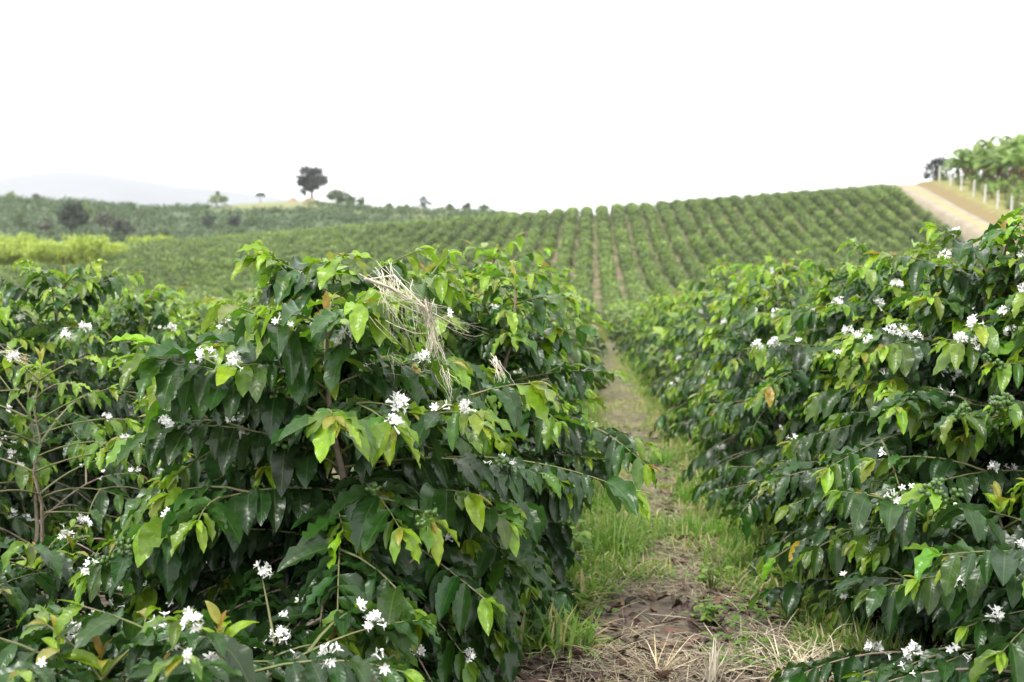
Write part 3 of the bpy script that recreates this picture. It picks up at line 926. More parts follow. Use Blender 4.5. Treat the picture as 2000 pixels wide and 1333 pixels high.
PP = np.concatenate(PP); DD = np.concatenate(DD); NN = np.concatenate(NN); LL = np.concatenate(LL); CC = np.concatenate(CC)
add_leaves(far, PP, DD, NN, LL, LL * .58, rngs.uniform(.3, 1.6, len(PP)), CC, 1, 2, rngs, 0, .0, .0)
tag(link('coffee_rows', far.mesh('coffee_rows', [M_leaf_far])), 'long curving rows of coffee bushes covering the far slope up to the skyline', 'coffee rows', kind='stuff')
print('plants', len(plants), 'individual', len(ind), 'rest leaves', len(PP), 'cut', shown[ind[-1]] if ind else 0)

# ------------------------------------------------------------------ trees


def make_tree(name, base, h, lobes, label, cat='tree', group=None, tone=((.03, .05, .02), (.09, .12, .04)), leaf=.7, n=900, trunk=None, limbs=5, seed=1, vol=.75, crown='crown', trunk_r=.03):
    """lobes: (dx, dz, rx, rz) in units of h, spread in depth too"""
    rng = np.random.default_rng(seed)
    root = empty(name, base); tag(root, label, cat, group)
    tw = MB(); th = trunk if trunk else .45
    top = np.array([0, 0, th * h])
    pts = np.stack([rng.normal(0, .008 * h, 6), rng.normal(0, .008 * h, 6), np.linspace(-.03, th, 6) * h], 1)
    add_tube(tw, pts, np.linspace(trunk_r * 1.25, trunk_r * .6, 6) * h, 8)
    cr = MB()
    tot = sum(l[2] ** 1.2 for l in lobes)
    for li, (dx, dz, rx, rz) in enumerate(lobes):
        c = np.array([dx * h, rng.uniform(-.16, .16) * h, dz * h])
        k = max(20, int(n * rx ** 1.2 / tot))
        # each lobe is a few clumps with gaps between them
        for q in range(5):
            cc = c + nrm(rng.normal(0, 1, 3)) * np.array([rx, rx, rz]) * h * .55
            a = shell_leaves(rng, k // 5, cc, np.array([rx, rx, rz]) * h * rng.uniform(.45, .68), leaf, np.array(tone[0]), np.array(tone[1]), vol)
            add_leaves(cr, a[0], a[1], a[2], a[3], a[3] * .55, rng.uniform(.2, 1.2, len(a[0])), a[4], 2, 2, rng, 0, .3, .04)
        st = pts[rng.integers(3, 6)]
        mid = (st + c) / 2 + np.array([0, 0, -.03 * h])
        add_tube(tw, [st, mid, c, c + (c - mid) * .3], np.array([.5, .36, .2, .08]) * trunk_r * h, 6)
    link('trunk', tw.mesh('trunk', [M_trunk]), root)
    link(crown, cr.mesh(crown, [M_leaf_far]), root)
    return root


def on_hill(px, t):
    p = hill_pt(px, t); return p


def on_slope(px, base_y):
    i = int(np.argmin(np.abs(hu - px))); yy = project(HV[:34, i])[1]
    return HV[int(np.argmin(np.abs(yy - base_y))), i]


def span(px, base_y, top_y):
    p = on_slope(px, base_y); return p, float((base_y - top_y) / F * project(p)[2])


DK = ((.018, .024, .022), (.052, .06, .056)); GR = ((.035, .06, .025), (.10, .15, .05)); LG = ((.07, .11, .03), (.2, .26, .08)); GY_ = ((.05, .055, .04), (.13, .13, .09)); BL_ = ((.02, .03, .03), (.055, .07, .06))
S = 380 / F                                    # metres per photo pixel on the ridge of the hill
gt = 'trees along the far ridge'
make_tree('broad_tree', on_hill(610, 1), 73 * S, [(-.05, .84, .24, .15), (.12, .80, .22, .16), (-.2, .66, .24, .16), (.22, .64, .22, .14), (.0, .62, .28, .18), (-.3, .5, .16, .16), (.3, .55, .16, .1), (-.22, .34, .13, .16), (.05, .42, .22, .12)], 'tall dark tree with gaps in its crown on the crown of the far hill', tone=DK, leaf=.8, n=4000, trunk=.5, seed=46, trunk_r=.04, vol=.8)
make_tree('broad_tree', on_hill(662, 1), 33 * S, [(-.15, .6, .42, .34), (.3, .5, .4, .3), (-.45, .45, .3, .28), (0, .3, .5, .25)], 'round green tree just right of the tall dark tree', tone=GR, leaf=.7, n=1300, trunk=.3, seed=32)
make_tree('broad_tree', on_hill(697, 1), 27 * S, [(-.2, .5, .5, .42), (.3, .45, .45, .38), (-.5, .35, .4, .3)], 'lower green tree at the end of the hill crown, beyond the round one', tone=GR, leaf=.7, n=1100, trunk=.3, seed=33)
make_tree('broad_tree', on_hill(432, 1), 31 * S, [(-.2, .45, .4, .25), (.2, .5, .4, .25), (.15, .82, .2, .16), (.5, .5, .2, .15)], 'light green bushy tree standing alone on the left of the hill crown', tone=LG, leaf=.7, n=560, trunk=.3, seed=34)
make_tree('broad_tree', on_hill(506, 1), 20 * S, [(-.2, .8, .4, .16), (.25, .78, .35, .16)], 'small flat topped dark tree left of the tall dark tree', tone=BL_, leaf=.55, n=240, trunk=.7, seed=35)
make_tree('broad_tree', *span(143, 456, 392), [(-.02, .62, .36, .32), (.2, .55, .28, .28), (-.22, .52, .28, .28), (.02, .8, .26, .18), (0, .36, .3, .2)], 'dense dark green dome shaped tree above the bamboo', tone=((.018, .034, .022), (.05, .078, .04)), leaf=.8, n=2000, trunk=.4, seed=36, vol=.5)
make_tree('broad_tree', *span(212, 464, 406), [(.0, .75, .35, .2), (-.25, .55, .3, .2), (.2, .5, .3, .2)], 'greyish tree with a pale trunk right of the dome shaped tree', tone=GY_, leaf=.7, n=650, trunk=.6, seed=37)
make_tree('broad_tree', *span(243, 468, 420), [(.0, .7, .4, .25), (-.25, .5, .3, .2), (.25, .45, .3, .25)], 'low dusky tree at the end of the field edge thicket', tone=((.03, .036, .03), (.09, .09, .065)), leaf=.7, n=650, trunk=.5, seed=38)
make_tree('slender_tree', *span(272, 466, 404), [(.0, .86, .10, .1), (.05, .7, .08, .07)], 'thin nearly leafless tree with a pinkish trunk', tone=GY_, leaf=.5, n=80, trunk=.85, seed=39, trunk_r=.02)
make_tree('broad_tree', *span(180, 438, 396), [(.0, .7, .3, .28), (-.1, .45, .3, .25)], 'light green tree showing just behind the dome shaped tree', tone=LG, leaf=.7, n=420, trunk=.4, seed=40)
for px, t, hp, tone, lb in [(78, 1, 16, GY_, 'small grey half bare tree on the left skyline'), (14, 1, 20, LG, 'yellow green tree at the left end of the far ridge'), (246, 1, 9, BL_, 'tiny dark tree on the ridge above the thin tree'), (263, 1, 13, BL_, 'tiny pointed dark tree on the dip of the ridge'),
                            (400, .66, (448, 418), BL_, 'dark blue green tree in the middle of the far hillside'), (450, .72, (444, 418), DK, 'small very dark tree below the grassy crown'), (488, .74, (440, 421), LG, 'small yellowish tree on the far hillside'), (45, .62, (452, 414), GR, 'green tree behind the bamboo at the left'), (90, .62, (456, 424), GY_, 'dull olive tree between bamboo and dome shaped tree'), (330, .55, (470, 444), GR, 'green shrub tree at the edge of the coffee rows'),
                            (768, 1, 14, BL_, 'flat blue green tree where the ridge meets the field'), (833, 1, 31, BL_, 'dark round tree behind the field skyline'), (914, 1, 22, BL_, 'pair of thin dark crowns at the right end of the far ridge'), (800, 1, 11, GR, 'low hedge like tree left of the dark round tree'), (870, 1, 16, GR, 'low pale tree right of the dark round tree'), (945, 1, 20, GR, 'small green tree peeping over the crest of the field')]:
    pb, hb_ = span(px, *hp) if isinstance(hp, tuple) else (on_hill(px, t), hp * S)
    make_tree('small_tree', pb, hb_, [(-.22, .55, .38, .3), (.22, .5, .38, .3), (0, .75, .3, .22), (0, .35, .35, .25)], lb, tone=tone, leaf=.6, n=460, trunk=.35, group=gt, seed=100 + px)

# low growth on the far hill: rows of coffee and scrub
sc_m = MB(); rngh = np.random.default_rng(21)
P_, D_, N_, L_, C_ = [], [], [], [], []
for k in range(2600):
    u = rngh.uniform(-60, 1000); t = rngh.uniform(.25, .93)
    if (425 < u < 610 and t > .66) or (400 < u < 760 and t > .86): continue
    p = hill_pt(u, t); p = p + np.array([rngh.normal(0, 1.5), rngh.normal(0, 1.5), 0])
    r_ = rngh.uniform(.7, 1.5); a = shell_leaves(rngh, 26, p + np.array([0, 0, r_ * .5]), np.array([r_, r_, r_ * .8]), .7, np.array([.035, .065, .03]), np.array([.09, .135, .05]), .5)
    for lst, v in zip((P_, D_, N_, L_, C_), a): lst.append(v)
P_, D_, N_, L_, C_ = [np.concatenate(x) for x in (P_, D_, N_, L_, C_)]
add_leaves(sc_m, P_, D_, N_, L_, L_ * .55, rngh.uniform(.2, 1.2, len(P_)), C_, 2, 2, rngh, 0, .3, .03)
tag(link('hillside_scrub', sc_m.mesh('hillside_scrub', [M_leaf_far])), 'bluish green crops and scrub covering the far hillside', 'scrub', kind='stuff')


# bare earth banks and low clay heaps on the crown of the hill
def heap(px, wpx, hpx, label, seed):
    rng = np.random.default_rng(seed); mb = MB()
    th = np.linspace(0, 2 * np.pi, 25); rr = np.linspace(0, 1, 8)
    X = rr[:, None] * np.cos(th)[None] * wpx * S * .5; Y = rr[:, None] * np.sin(th)[None] * 3.0
    Z = (1 - rr[:, None] ** 1.6) * hpx * S * (1 + .5 * fbm(X * .6 + seed, Y * .6, seed)) - .2
    mb.add(np.stack(np.broadcast_arrays(X, Y, Z), -1), grid_quads(8, 25)[:, ::-1])
    o = link('earth_bank', mb.mesh('earth_bank', [M_clay]), None, on_hill(px, .99) + np.array([0, -2, -.1]))
    tag(o, label, 'earth bank', 'earth banks on the far hill')


M_clay = simple_mat('pinkish_clay', (.26, .18, .13), .95, .8, (.36, .27, .2), .3)
heap(570, 22, 12, 'small pinkish clay bank left of the tall dark tree', 3)
heap(612, 40, 11, 'long pinkish clay bank under the tall dark tree', 4)
heap(745, 60, 6, 'low reddish earth bank where the hill meets the field', 5)


# bamboo at the left
def bamboo(x, y, h, seed, label):
    rng = np.random.default_rng(seed)
    z = float(H(x, y)); root = empty('bamboo_clump', (x, y, z)); tag(root, label, 'bamboo', 'bamboo clumps beside the field')
    cu, fo = MB(), MB()
    for k in range(22):
        a = rng.uniform(0, 6.28); r0 = rng.uniform(.1, 1.5); sp_ = rng.uniform(.6, 3.2); hh = h * rng.uniform(.65, 1.0)
        s_ = np.linspace(0, 1, 8)
        pts = np.stack([np.cos(a) * (r0 + sp_ * s_ ** 2), np.sin(a) * (r0 + sp_ * s_ ** 2), hh * (s_ - .22 * s_ ** 4) - .1], 1)
        add_tube(cu, pts, np.linspace(.06, .012, 8), 6)
        for j in range(1, 8):
            b = shell_leaves(rng, 34, pts[j], np.array([.9, .9, .75]), .55, np.array([.18, .25, .03]), np.array([.42, .48, .07]), .9)
            add_leaves(fo, b[0], b[1] + np.array([0, 0, -.3]), b[2], b[3], b[3] * .3, rng.uniform(.5, 1.8, len(b[0])), b[4], 2, 2, rng, 0, .3, .03)
    link('culms', cu.mesh('culms', [M_bamboo]), root); link('foliage', fo.mesh('foliage', [M_leaf_far]), root)


M_bamboo = simple_mat('bamboo_culm', (.2, .22, .06), .5, 4, (.32, .3, .1))
for k, (px, yy, hh, lb) in enumerate([(-30, 150, 4.9, 'yellow green bamboo clump cut by the left edge'), (25, 154, 6.0, 'tallest yellow green bamboo clump near the left edge'), (78, 152, 4.9, 'broad yellow green bamboo clump below the olive tree'), (128, 156, 4.6, 'yellow green bamboo clump under the dome shaped tree'), (168, 151, 5.7, 'bright bamboo clump at the right of the thicket'), (203, 160, 3.8, 'lowest bamboo clump, next to the first coffee rows'), (290, 200, 3.4, 'small yellowish bamboo tuft at the corner of the coffee rows')]):
    p = at(px, 480, yy); bamboo(p[0], p[1], hh, 400 + k, lb)

# ------------------------------------------------------------------ right: fence posts, banana plants, dark tree
pm = MB()


def post_mesh(h, w0, w1, seed):
    rng = np.random.default_rng(seed); mb = MB()
    zs = np.array([-.3, 0, h * .5, h - .06, h]); hw = np.array([w0, w0, (w0 + w1) / 2, w1, w1 * .72])
    ang = np.array([0, .2, 1.37, 1.77, 2.94, 3.34, 4.51, 4.91, 6.283]) + .685
    ring = np.stack([np.cos(ang), np.sin(ang)], 1) * 1.28
    V = np.stack([np.concatenate([ring * hw[k] + rng.normal(0, .004, 2), np.full((len(ang), 1), zs[k])], 1) for k in range(5)])
    V[:, -1] = V[:, 0]
    mb.add(V, grid_quads(5, len(ang)))
    top = V[-1]; c = top[:-1].mean(0)
    mb.add(np.stack([top, np.tile(c + np.array([0, 0, .02]), (len(ang), 1))]), grid_quads(2, len(ang)))
    return mb.mesh('fence_post', [M_post], False)


PN = ['farthest white fence post, up by the dark tree', 'second white fence post down from the dark tree', 'third white fence post down from the dark tree', 'white fence post in the middle of the bank', 'white fence post just below the middle of the bank', 'white fence post low on the bank, under the broad banana leaves', 'nearest white fence post, rising out of the coffee leaves', 'white fence post at the right edge, before the bananas']
for k, (px, pyb, pyt) in enumerate([(1835, 352, 326), (1856, 362, 335), (1877, 373, 343), (1901, 384, 352), (1923, 397, 362), (1948, 408, 372), (1975, 421, 384), (2005, 434, 396)]):
    X = 59.0; Yp = 196 - k * 5.2
    for it in range(12):
        Yp += (at(px, pyb, Yp)[0] - X) * -2.2
        Yp = max(120, min(215, Yp))
    z = float(H(X, Yp)); hh = (pyb - pyt) / F * Yp
    o = link('fence_post', post_mesh(hh * .97, .12, .10, k), None, (X, Yp, z)); o.rotation_euler = (R(np.random.default_rng(k).normal(0, 1.5)), R(np.random.default_rng(k + 9).normal(0, 1.5)), .1 * k)
    tag(o, PN[k], 'fence post', 'white fence posts along the dirt road')
    print('post', k, round(X, 1), round(Yp, 1), round(z, 2), project((X, Yp, z))[:2], pyb)


def banana(seed, h):
    rng = np.random.default_rng(seed)
    root = empty('banana_plant', (0, 0, 0))
    st, cr, dry = MB(), MB(), MB()
    s_ = np.linspace(0, 1, 7)
    pts = np.stack([rng.normal(0, .03) * s_ * h, rng.normal(0, .03) * s_ * h, s_ * h * .36 - .15], 1)
    add_tube(st, pts, np.linspace(.19, .10, 7), 9)
    top = pts[-1]
    for k in range(15):
        a = k * 2.4 + rng.normal(0, .3); e = R(rng.uniform(15, 82)); Lf = h * rng.uniform(.46, .68); Wf = Lf * rng.uniform(.26, .36)
        d = np.array([math.cos(a) * math.cos(e), math.sin(a) * math.cos(e), math.sin(e)]); g = rng.uniform(.9, 2.4)
        n = 16; ss = np.linspace(0, 1, n + 1)
        dirs = nrm(d[None] - np.array([0, 0, 1.0])[None] * (g * ss ** 1.5)[:, None])
        ctr = top + np.concatenate([[np.zeros(3)], np.cumsum(dirs[:-1] * Lf / n, 0)])
        side = nrm(np.cross(d, [0, 0, 1.0]))
        C = np.array([.115, .18, .028]) * rng.uniform(.7, 1.6) * (1 + rng.normal(0, .07, 3))
        add_tube(cr, ctr, np.linspace(.035, .008, n + 1), 5, 0, np.array([.2, .25, .09]), cap=False)
        for j in range(2, n):                   # the blade, torn into strips
            f0 = (ss[j] ** .5 * (1 - ss[j]) ** .35) * 1.4; f1 = (ss[j + 1] ** .5 * max(1 - ss[j + 1], .02) ** .35) * 1.4
            for sg in (-1, 1):
                drop = rng.uniform(.1, .9); gap = rng.uniform(0, .25)
                nn = np.cross(side, dirs[j]) * (-1 if np.cross(side, dirs[j])[2] > 0 else 1)
                o0 = (side * sg + nn * drop * .6) * Wf * .5; p0, p1 = ctr[j], ctr[j + 1] * (1 - gap) + ctr[j] * gap
                q0, q1 = p0 + o0 * f0 * rng.uniform(.85, 1.05), p1 + o0 * f1 * rng.uniform(.8, 1.05)
                mid0, mid1 = (p0 + q0) / 2 - nn * .06, (p1 + q1) / 2 - nn * .06
                v = np.array([p0, p1, mid0, mid1, q0, q1]) if sg > 0 else np.array([p1, p0, mid1, mid0, q1, q0])
                cr.add(v, [[0, 2, 3, 1], [2, 4, 5, 3]], 0, None, C * rng.uniform(.85, 1.15))
    for k in range(7):                          # dead leaves hanging down the stem
        a = rng.uniform(0, 6.28); o_ = np.array([math.cos(a), math.sin(a), 0]); L0 = rng.uniform(.5, 1.3)
        p = top + o_ * .12 - np.array([0, 0, .1]); sd2 = np.cross(o_, [0, 0, 1.0]) * rng.uniform(.1, .22)
        pp = [p, p + o_ * .3 - np.array([0, 0, L0 * .4]), p + o_ * .28 - np.array([0, 0, L0])]
        v = np.array([[x - sd2, x + sd2] for x in pp]); dry.add(v, grid_quads(3, 2), 0, None, np.array([.24, .155, .075]) * rng.uniform(.6, 1.2))
    link('pseudostem', st.mesh('pseudostem', [M_pseudo]), root); link('crown', cr.mesh('crown', [M_leaf_far]), root); link('dead_leaves', dry.mesh('dead_leaves', [M_litter]), root)
    return root


M_pseudo = simple_mat('banana_stem', (.13, .11, .05), .7, 3, (.27, .2, .11), .2)
bp_ = [banana(500 + i, 5.6) for i in range(4)]
bused = [False] * 4; rngb = np.random.default_rng(8)
bpos = [(1868, 206, 4.4), (1884, 200, 5.2), (1902, 204, 5.8), (1918, 196, 5.6), (1934, 203, 6.2), (1948, 192, 5.8), (1962, 199, 6.6), (1975, 188, 6.0), (1988, 196, 6.8), (2002, 186, 6.4), (2014, 193, 6.6), (1893, 214, 5.6), (1926, 213, 6.4), (1955, 210, 6.6), (1985, 208, 7.0), (2010, 206, 7.0)]
bl = ['smallest banana plant, first of the grove by the dark tree', 'banana plant second in line along the fence from the dark tree', 'banana plant third along the fence from the dark tree', 'banana plant standing forward in the left half of the grove', 'tall banana plant behind the middle fence posts', 'banana plant standing forward in the middle of the grove', 'tall banana plant with a pointed top leaf in the grove', 'banana plant standing forward in the right half of the grove', 'one of the tallest banana plants, right half of the grove', 'front banana plant at the right edge of the grove', 'banana plant cut off by the right edge of the photo', 'banana plant in the back of the grove, near its left end', 'banana plant in the back of the grove, behind the tall middle one', 'banana plant in the back of the grove, right of its middle', 'very tall banana plant in the back of the grove', 'back banana plant at the right edge of the grove']
for (px, yy, hh), lb in zip(bpos, bl):
    k = int(rngb.integers(4)); o = bp_[k] if not bused[k] else copy_tree(bp_[k]); bused[k] = True
    p = at(px, 380, yy); x = max(p[0], 60.6)
    o.location = (x, yy, float(H(x, yy))); o.rotation_euler = (0, 0, rngb.uniform(0, 6.28)); o.scale = (hh / 5.6 * 1.5,) * 3
    tag(o, lb, 'banana plant', 'banana plants of the grove behind the fence')
for k in range(12):
    px_ = 1872 + 145 * (k + .5) / 12; yy = rngb.uniform(178, 200) - k * .8
    o = copy_tree(bp_[k % 4]); p = at(px_, 390, yy); x = max(p[0], 60.8) + rngb.uniform(0, 1.5)
    o.location = (x, yy, float(H(x, yy))); o.rotation_euler = (0, 0, rngb.uniform(0, 6.28)); o.scale = (rngb.uniform(.42, .68),) * 3
    tag(o, 'short young banana plant low at the front of the grove behind the posts', 'banana plant', 'young banana plants at the front of the grove')
p = at(1828, 350, 222)
zz = float(H(p[0], 222)); topz = at(1828, 300, 222)[2]
make_tree('broad_tree', (p[0], 222, zz), topz - zz, [(.05, .85, .2, .12), (-.12, .7, .2, .12), (.2, .75, .2, .16), (-.22, .52, .16, .12), (0, .5, .25, .2), (.22, .45, .2, .2)], 'dark bluish tree beside the road at the left end of the banana grove', tone=((.016, .022, .024), (.04, .052, .055)), leaf=.5, n=1100, trunk=.5, seed=61, vol=.7)

# undergrowth below the bananas
ug = MB(); rngu = np.random.default_rng(33)
for k in range(150):
    x = 60.6 + 19 * rngu.random() ** 1.7; y = rngu.uniform(164, 210); r_ = rngu.uniform(.4, 1.2)
    a = shell_leaves(rngu, 70, np.array([x, y, float(H(x, y)) + r_ * .5]), np.array([r_, r_, r_]), .35, np.array([.04, .07, .02]), np.array([.16, .2, .05]), .6)
    add_leaves(ug, a[0], a[1], a[2], a[3], a[3] * .45, rngu.uniform(.2, 1.2, len(a[0])), a[4], 2, 2, rngu, 0, .3, .03)
tag(link('undergrowth', ug.mesh('undergrowth', [M_leaf_far])), 'low green undergrowth beneath the banana plants', 'undergrowth', kind='stuff')

# ------------------------------------------------------------------ grass, weeds, straw on the path
rngg = np.random.default_rng(41)


def blades(mb, P, hgt, wid, cols, rng, droop=(.3, 1.6), el=(35, 88), nl=5):
    n = len(P); a = rng.uniform(0, 6.28, n); e = np.radians(rng.uniform(el[0], el[1], n))
    D = np.stack([np.cos(a) * np.cos(e), np.sin(a) * np.cos(e), np.sin(e)], 1)
    N = np.stack([-np.cos(a) * np.sin(e), -np.sin(a) * np.sin(e), np.cos(e)], 1) + .02
    add_leaves(mb, P, D, N, hgt, wid, rng.uniform(droop[0], droop[1], n), cols, 2, nl, rng, 0, .5, .0, (.18, .6))


def gpos(x, y): return np.stack([x, y, H2(x, y) - .005], 1)


# grass along the path: dense tufts by patches
gm = MB()
n = 60000
y = 4.4 + 30 * rngg.random(n) ** 2.3; x = rngg.uniform(-.75, 1.6, n)
dens = (vnoise(x * 1.6, y * 1.1, 12) * .6 + vnoise(x * 5, y * 4, 13) * .5)
edge = np.exp(-((x + .2) / .35) ** 2) + np.exp(-((x - 1.15) / .35) ** 2)
keep = (dens + edge * .34 - .5 * (1 - sstep(5.3, 6.1, y + .25 * (vnoise(x * 3, y * 0, 3) - .5))) - .24 * np.exp(-((x - .5) / .27) ** 2) > .53)
x, y = x[keep], y[keep]
hg = rngg.uniform(.03, .13, len(x)) * (1 + .9 * np.exp(-((x - 1.15) / .3) ** 2) + 1.3 * np.exp(-((x + .2) / .3) ** 2))
cg = np.array([.09, .20, .025]) + (np.array([.22, .31, .06]) - np.array([.09, .20, .025])) * rngg.random((len(x), 1))
drym = rngg.random(len(x)) < .20 + .3 * np.exp(-((x - .5) / .35) ** 2); cg[drym] = np.array([.46, .39, .23]) * rngg.uniform(.7, 1.2, (drym.sum(), 1))
blades(gm, gpos(x, y), hg, hg * .07 + .0022, cg, rngg, nl=3)
tag(link('grass', gm.mesh('grass', [M_grass])), 'short green and yellowing grass growing along the path', 'grass', kind='stuff')


def straw(mb, P, L, wid, cols, rng, flat=True):
    n = len(P); a = rng.uniform(0, 6.28, n); e = np.radians(rng.normal(4, 9, n))
    D = np.stack([np.cos(a) * np.cos(e), np.sin(a) * np.cos(e), np.sin(e)], 1)
    N = np.array([0, 0, 1.0]) + rng.normal(0, .3, (n, 3))
    add_leaves(mb, P, D, N, L, wid, rng.uniform(.0, .35, n), cols, 2, 5, rng, 0, .6, .06, (.1, .25))


sm = MB(); n = 21000
y = 4.1 + 18 * rngg.random(n) ** 1.9; x = rngg.normal(.55, .55, n)
d_ = vnoise(x * 2.0, y * 1.7, 31) + .5 * vnoise(x * 6, y * 6, 32)
keep = (d_ + .34 * sstep(5.2, 6.2, y) > .80) & (np.abs(x - .45) < 1.6)
x, y = x[keep], y[keep]; P = gpos(x, y); P[:, 2] += .012 + .03 * rngg.random(len(x)) ** 2
Ls = rngg.uniform(.03, .2, len(x)); cs = np.array([.50, .42, .29]) * rngg.uniform(.45, 1.15, (len(x), 1)) * (1 + rngg.normal(0, .05, (len(x), 3)))
straw(sm, P, Ls, rngg.uniform(.0015, .0042, len(x)), cs, rngg)
# the pale straw lying thick in the right front corner
n = 2600; x = 1.55 - np.abs(rngg.normal(0, .45, n)); y = rngg.normal(4.62, .25, n); P = gpos(x, y); P[:, 2] += .01 + .07 * rngg.random(n) ** 2
straw(sm, P, rngg.uniform(.06, .26, n), rngg.uniform(.0016, .004, n), np.array([.62, .54, .40]) * rngg.uniform(.55, 1.15, (n, 1)), rngg)
tag(link('dry_straw', sm.mesh('dry_straw', [M_straw])), 'bleached straw and cut grass stalks littering the path', 'straw', kind='stuff')

# fallen leaves and crumbs of soil
lm = MB(); n = 4600
y = 3.9 + 10 * rngg.random(n) ** 1.8; x = np.where(rngg.random(n) < .6, rngg.normal(-.35, .28, n), rngg.normal(1.2, .3, n))
x[:1500] = rngg.uniform(-.3, 1.2, 1500)
P = gpos(x, y); P[:, 2] += .012
a = rngg.uniform(0, 6.28, n); D = np.stack([np.cos(a), np.sin(a), rngg.normal(.1, .25, n)], 1)
Lf = rngg.uniform(.025, .11, n)
add_leaves(lm, P, D, np.array([0, 0, 1.0]) + rngg.normal(0, .4, (n, 3)), Lf, Lf * .42, rngg.uniform(-.4, .9, n), np.array([.115, .075, .055]) * rngg.uniform(.4, 1.6, (n, 1)) * (1 + rngg.normal(0, .1, (n, 3))), 2, 4, rngg, 0, .7, .12)
tag(link('fallen_leaves', lm.mesh('fallen_leaves', [M_litter])), 'brown fallen leaves lying on the soil under the bushes', 'fallen leaves', kind='stuff')
cm = MB(); n = 2600
y = 4.2 + 5 * rngg.random(n) ** 1.8; x = rngg.uniform(-.6, 1.7, n)
for k in range(n):
    r_ = .003 + .016 * rngg.random() ** 3
    add_ball(cm, (x[k], y[k], float(H2(x[k], y[k])) + r_ * .4), (r_ * rngg.uniform(.8, 1.4), r_ * rngg.uniform(.8, 1.4), r_ * .8), 0, (.1, .1, .1), 6, 4)
M_clod = simple_mat('soil_clod', (.085, .066, .05), .95, 20, (.19, .15, .115), .3)
tag(link('soil_crumbs', cm.mesh('soil_crumbs', [M_clod])), 'small brown soil crumbs scattered over the bare ground', 'soil', kind='stuff')

# low round-leaved weeds
wm = MB(); n = 5200
y = 4.5 + 7 * rngg.random(n) ** 1.6; x = np.where(rngg.random(n) < .6, rngg.normal(.85, .28, n), rngg.normal(-.1, .25, n))
d_ = vnoise(x * 3, y * 2.4, 51); keep = d_ > .5; x, y = x[keep], y[keep]; n = len(x)
P = gpos(x, y); P[:, 2] += rngg.uniform(.01, .07, n)
a = rngg.uniform(0, 6.28, n); D = np.stack([np.cos(a), np.sin(a), rngg.normal(.3, .3, n)], 1); Lf = rngg.uniform(.016, .042, n)
add_leaves(wm, P, D, np.array([0, 0, 1.0]) + rngg.normal(0, .3, (n, 3)), Lf, Lf * .75, rngg.uniform(0, 1, n), (np.array([.07, .15, .025]) + np.array([.10, .11, .03]) * rngg.random((n, 1))), 2, 4, rngg, 0, .3, .03, (.5, .5))
tag(link('ground_weeds', wm.mesh('ground_weeds', [M_grass])), 'low round leaved green weeds on the path edges', 'weeds', kind='stuff')


def ground_at(px, py):
    v = ray(px, py); t = 1.0
    lo, hi = .5, 200.0
    for k in range(60):
        m_ = (lo + hi) / 2; p = CP + v * m_
        if p[2] > float(H2(p[0], p[1])): lo = m_
        else: hi = m_
    return CP + v * lo


def tuft(px, py, n, hmin, hmax, label, name='grass_tuft', cat='grass tuft', colr=((.08, .17, .03), (.22, .30, .07)), spread=.09, el=(45, 88), seed=0, group='grass tufts beside the path', wid=.05, mat=None, droop=(.3, 1.8)):
    rng = np.random.default_rng(seed); p = ground_at(px, py); mb = MB()
    o_ = rng.normal(0, spread, (n, 2)); P = np.stack([o_[:, 0], o_[:, 1], np.zeros(n)], 1)
    P[:, 2] = H2(p[0] + o_[:, 0], p[1] + o_[:, 1]) - p[2] - .005
    hh = rng.uniform(hmin, hmax, n); c = np.array(colr[0]) + (np.array(colr[1]) - np.array(colr[0])) * rng.random((n, 1))
    blades(mb, P, hh, hh * wid * .5 + .003, c, rng, droop, el, 7)
    o = link(name, mb.mesh(name, [mat or M_grass]), None, p)
    return tag(o, label, cat, group)


tuft(1200, 1080, 300, .12, .40, 'tall bright green grass tuft at the foot of the left bushes', spread=.13, seed=1)
tuft(1265, 1050, 130, .10, .34, 'loose grass tuft leaning out over the middle of the path', spread=.11, seed=2)
tuft(1225, 1125, 180, .08, .24, 'spreading low grass tuft in front of the tall bright one', spread=.13, seed=7, el=(15, 70))
tuft(1425, 1120, 120, .10, .28, 'upright grass tuft growing in the weeds right of the middle', spread=.07, seed=3)
tuft(1500, 1120, 150, .07, .2, 'short grass tuft near the right bushes', spread=.12, seed=4)
tuft(1480, 985, 120, .06, .22, 'grass tuft under the low branches of the right row', spread=.12, seed=5)
tuft(1140, 1190, 80, .08, .22, 'flat pale grass tuft with stalks lying on the soil', spread=.06, seed=6, el=(8, 55), colr=((.2, .24, .09), (.46, .42, .24)))
for q, (tx_, ty_, lb) in enumerate([(1170, 1000, 'bright grass tuft under the long branch of the left bush'), (1345, 985, 'small bright grass tuft in the middle of the path'), (1560, 1085, 'tall grass tuft against the lowest right branches'), (1290, 905, 'distant grass tuft in the path beyond the long left branch'), (1440, 1075, 'wide fresh green grass tuft among round leaved weeds'), (1365, 1050, 'low bright grass tuft amid the straw')]):
    tuft(tx_, ty_, 150, .07, .26, lb, spread=.06, seed=60 + q, colr=((.07, .20, .02), (.20, .34, .05)))
SG = 'dry straw tufts in the foreground'
SC = ((.45, .36, .2), (.72, .62, .42))
tuft(1285, 1322, 46, .10, .26, 'star shaped dry straw tuft on the bare soil', 'straw_tuft', 'straw tuft', SC, .012, (8, 60), 11, SG, .03, M_straw, (.0, .9))
tuft(1388, 1335, 26, .10, .20, 'upright bundle of pale cut stalks on the bare soil', 'straw_tuft', 'straw tuft', ((.6, .54, .42), (.8, .74, .6)), .018, (60, 88), 12, SG, .06, M_straw, (.0, .3))
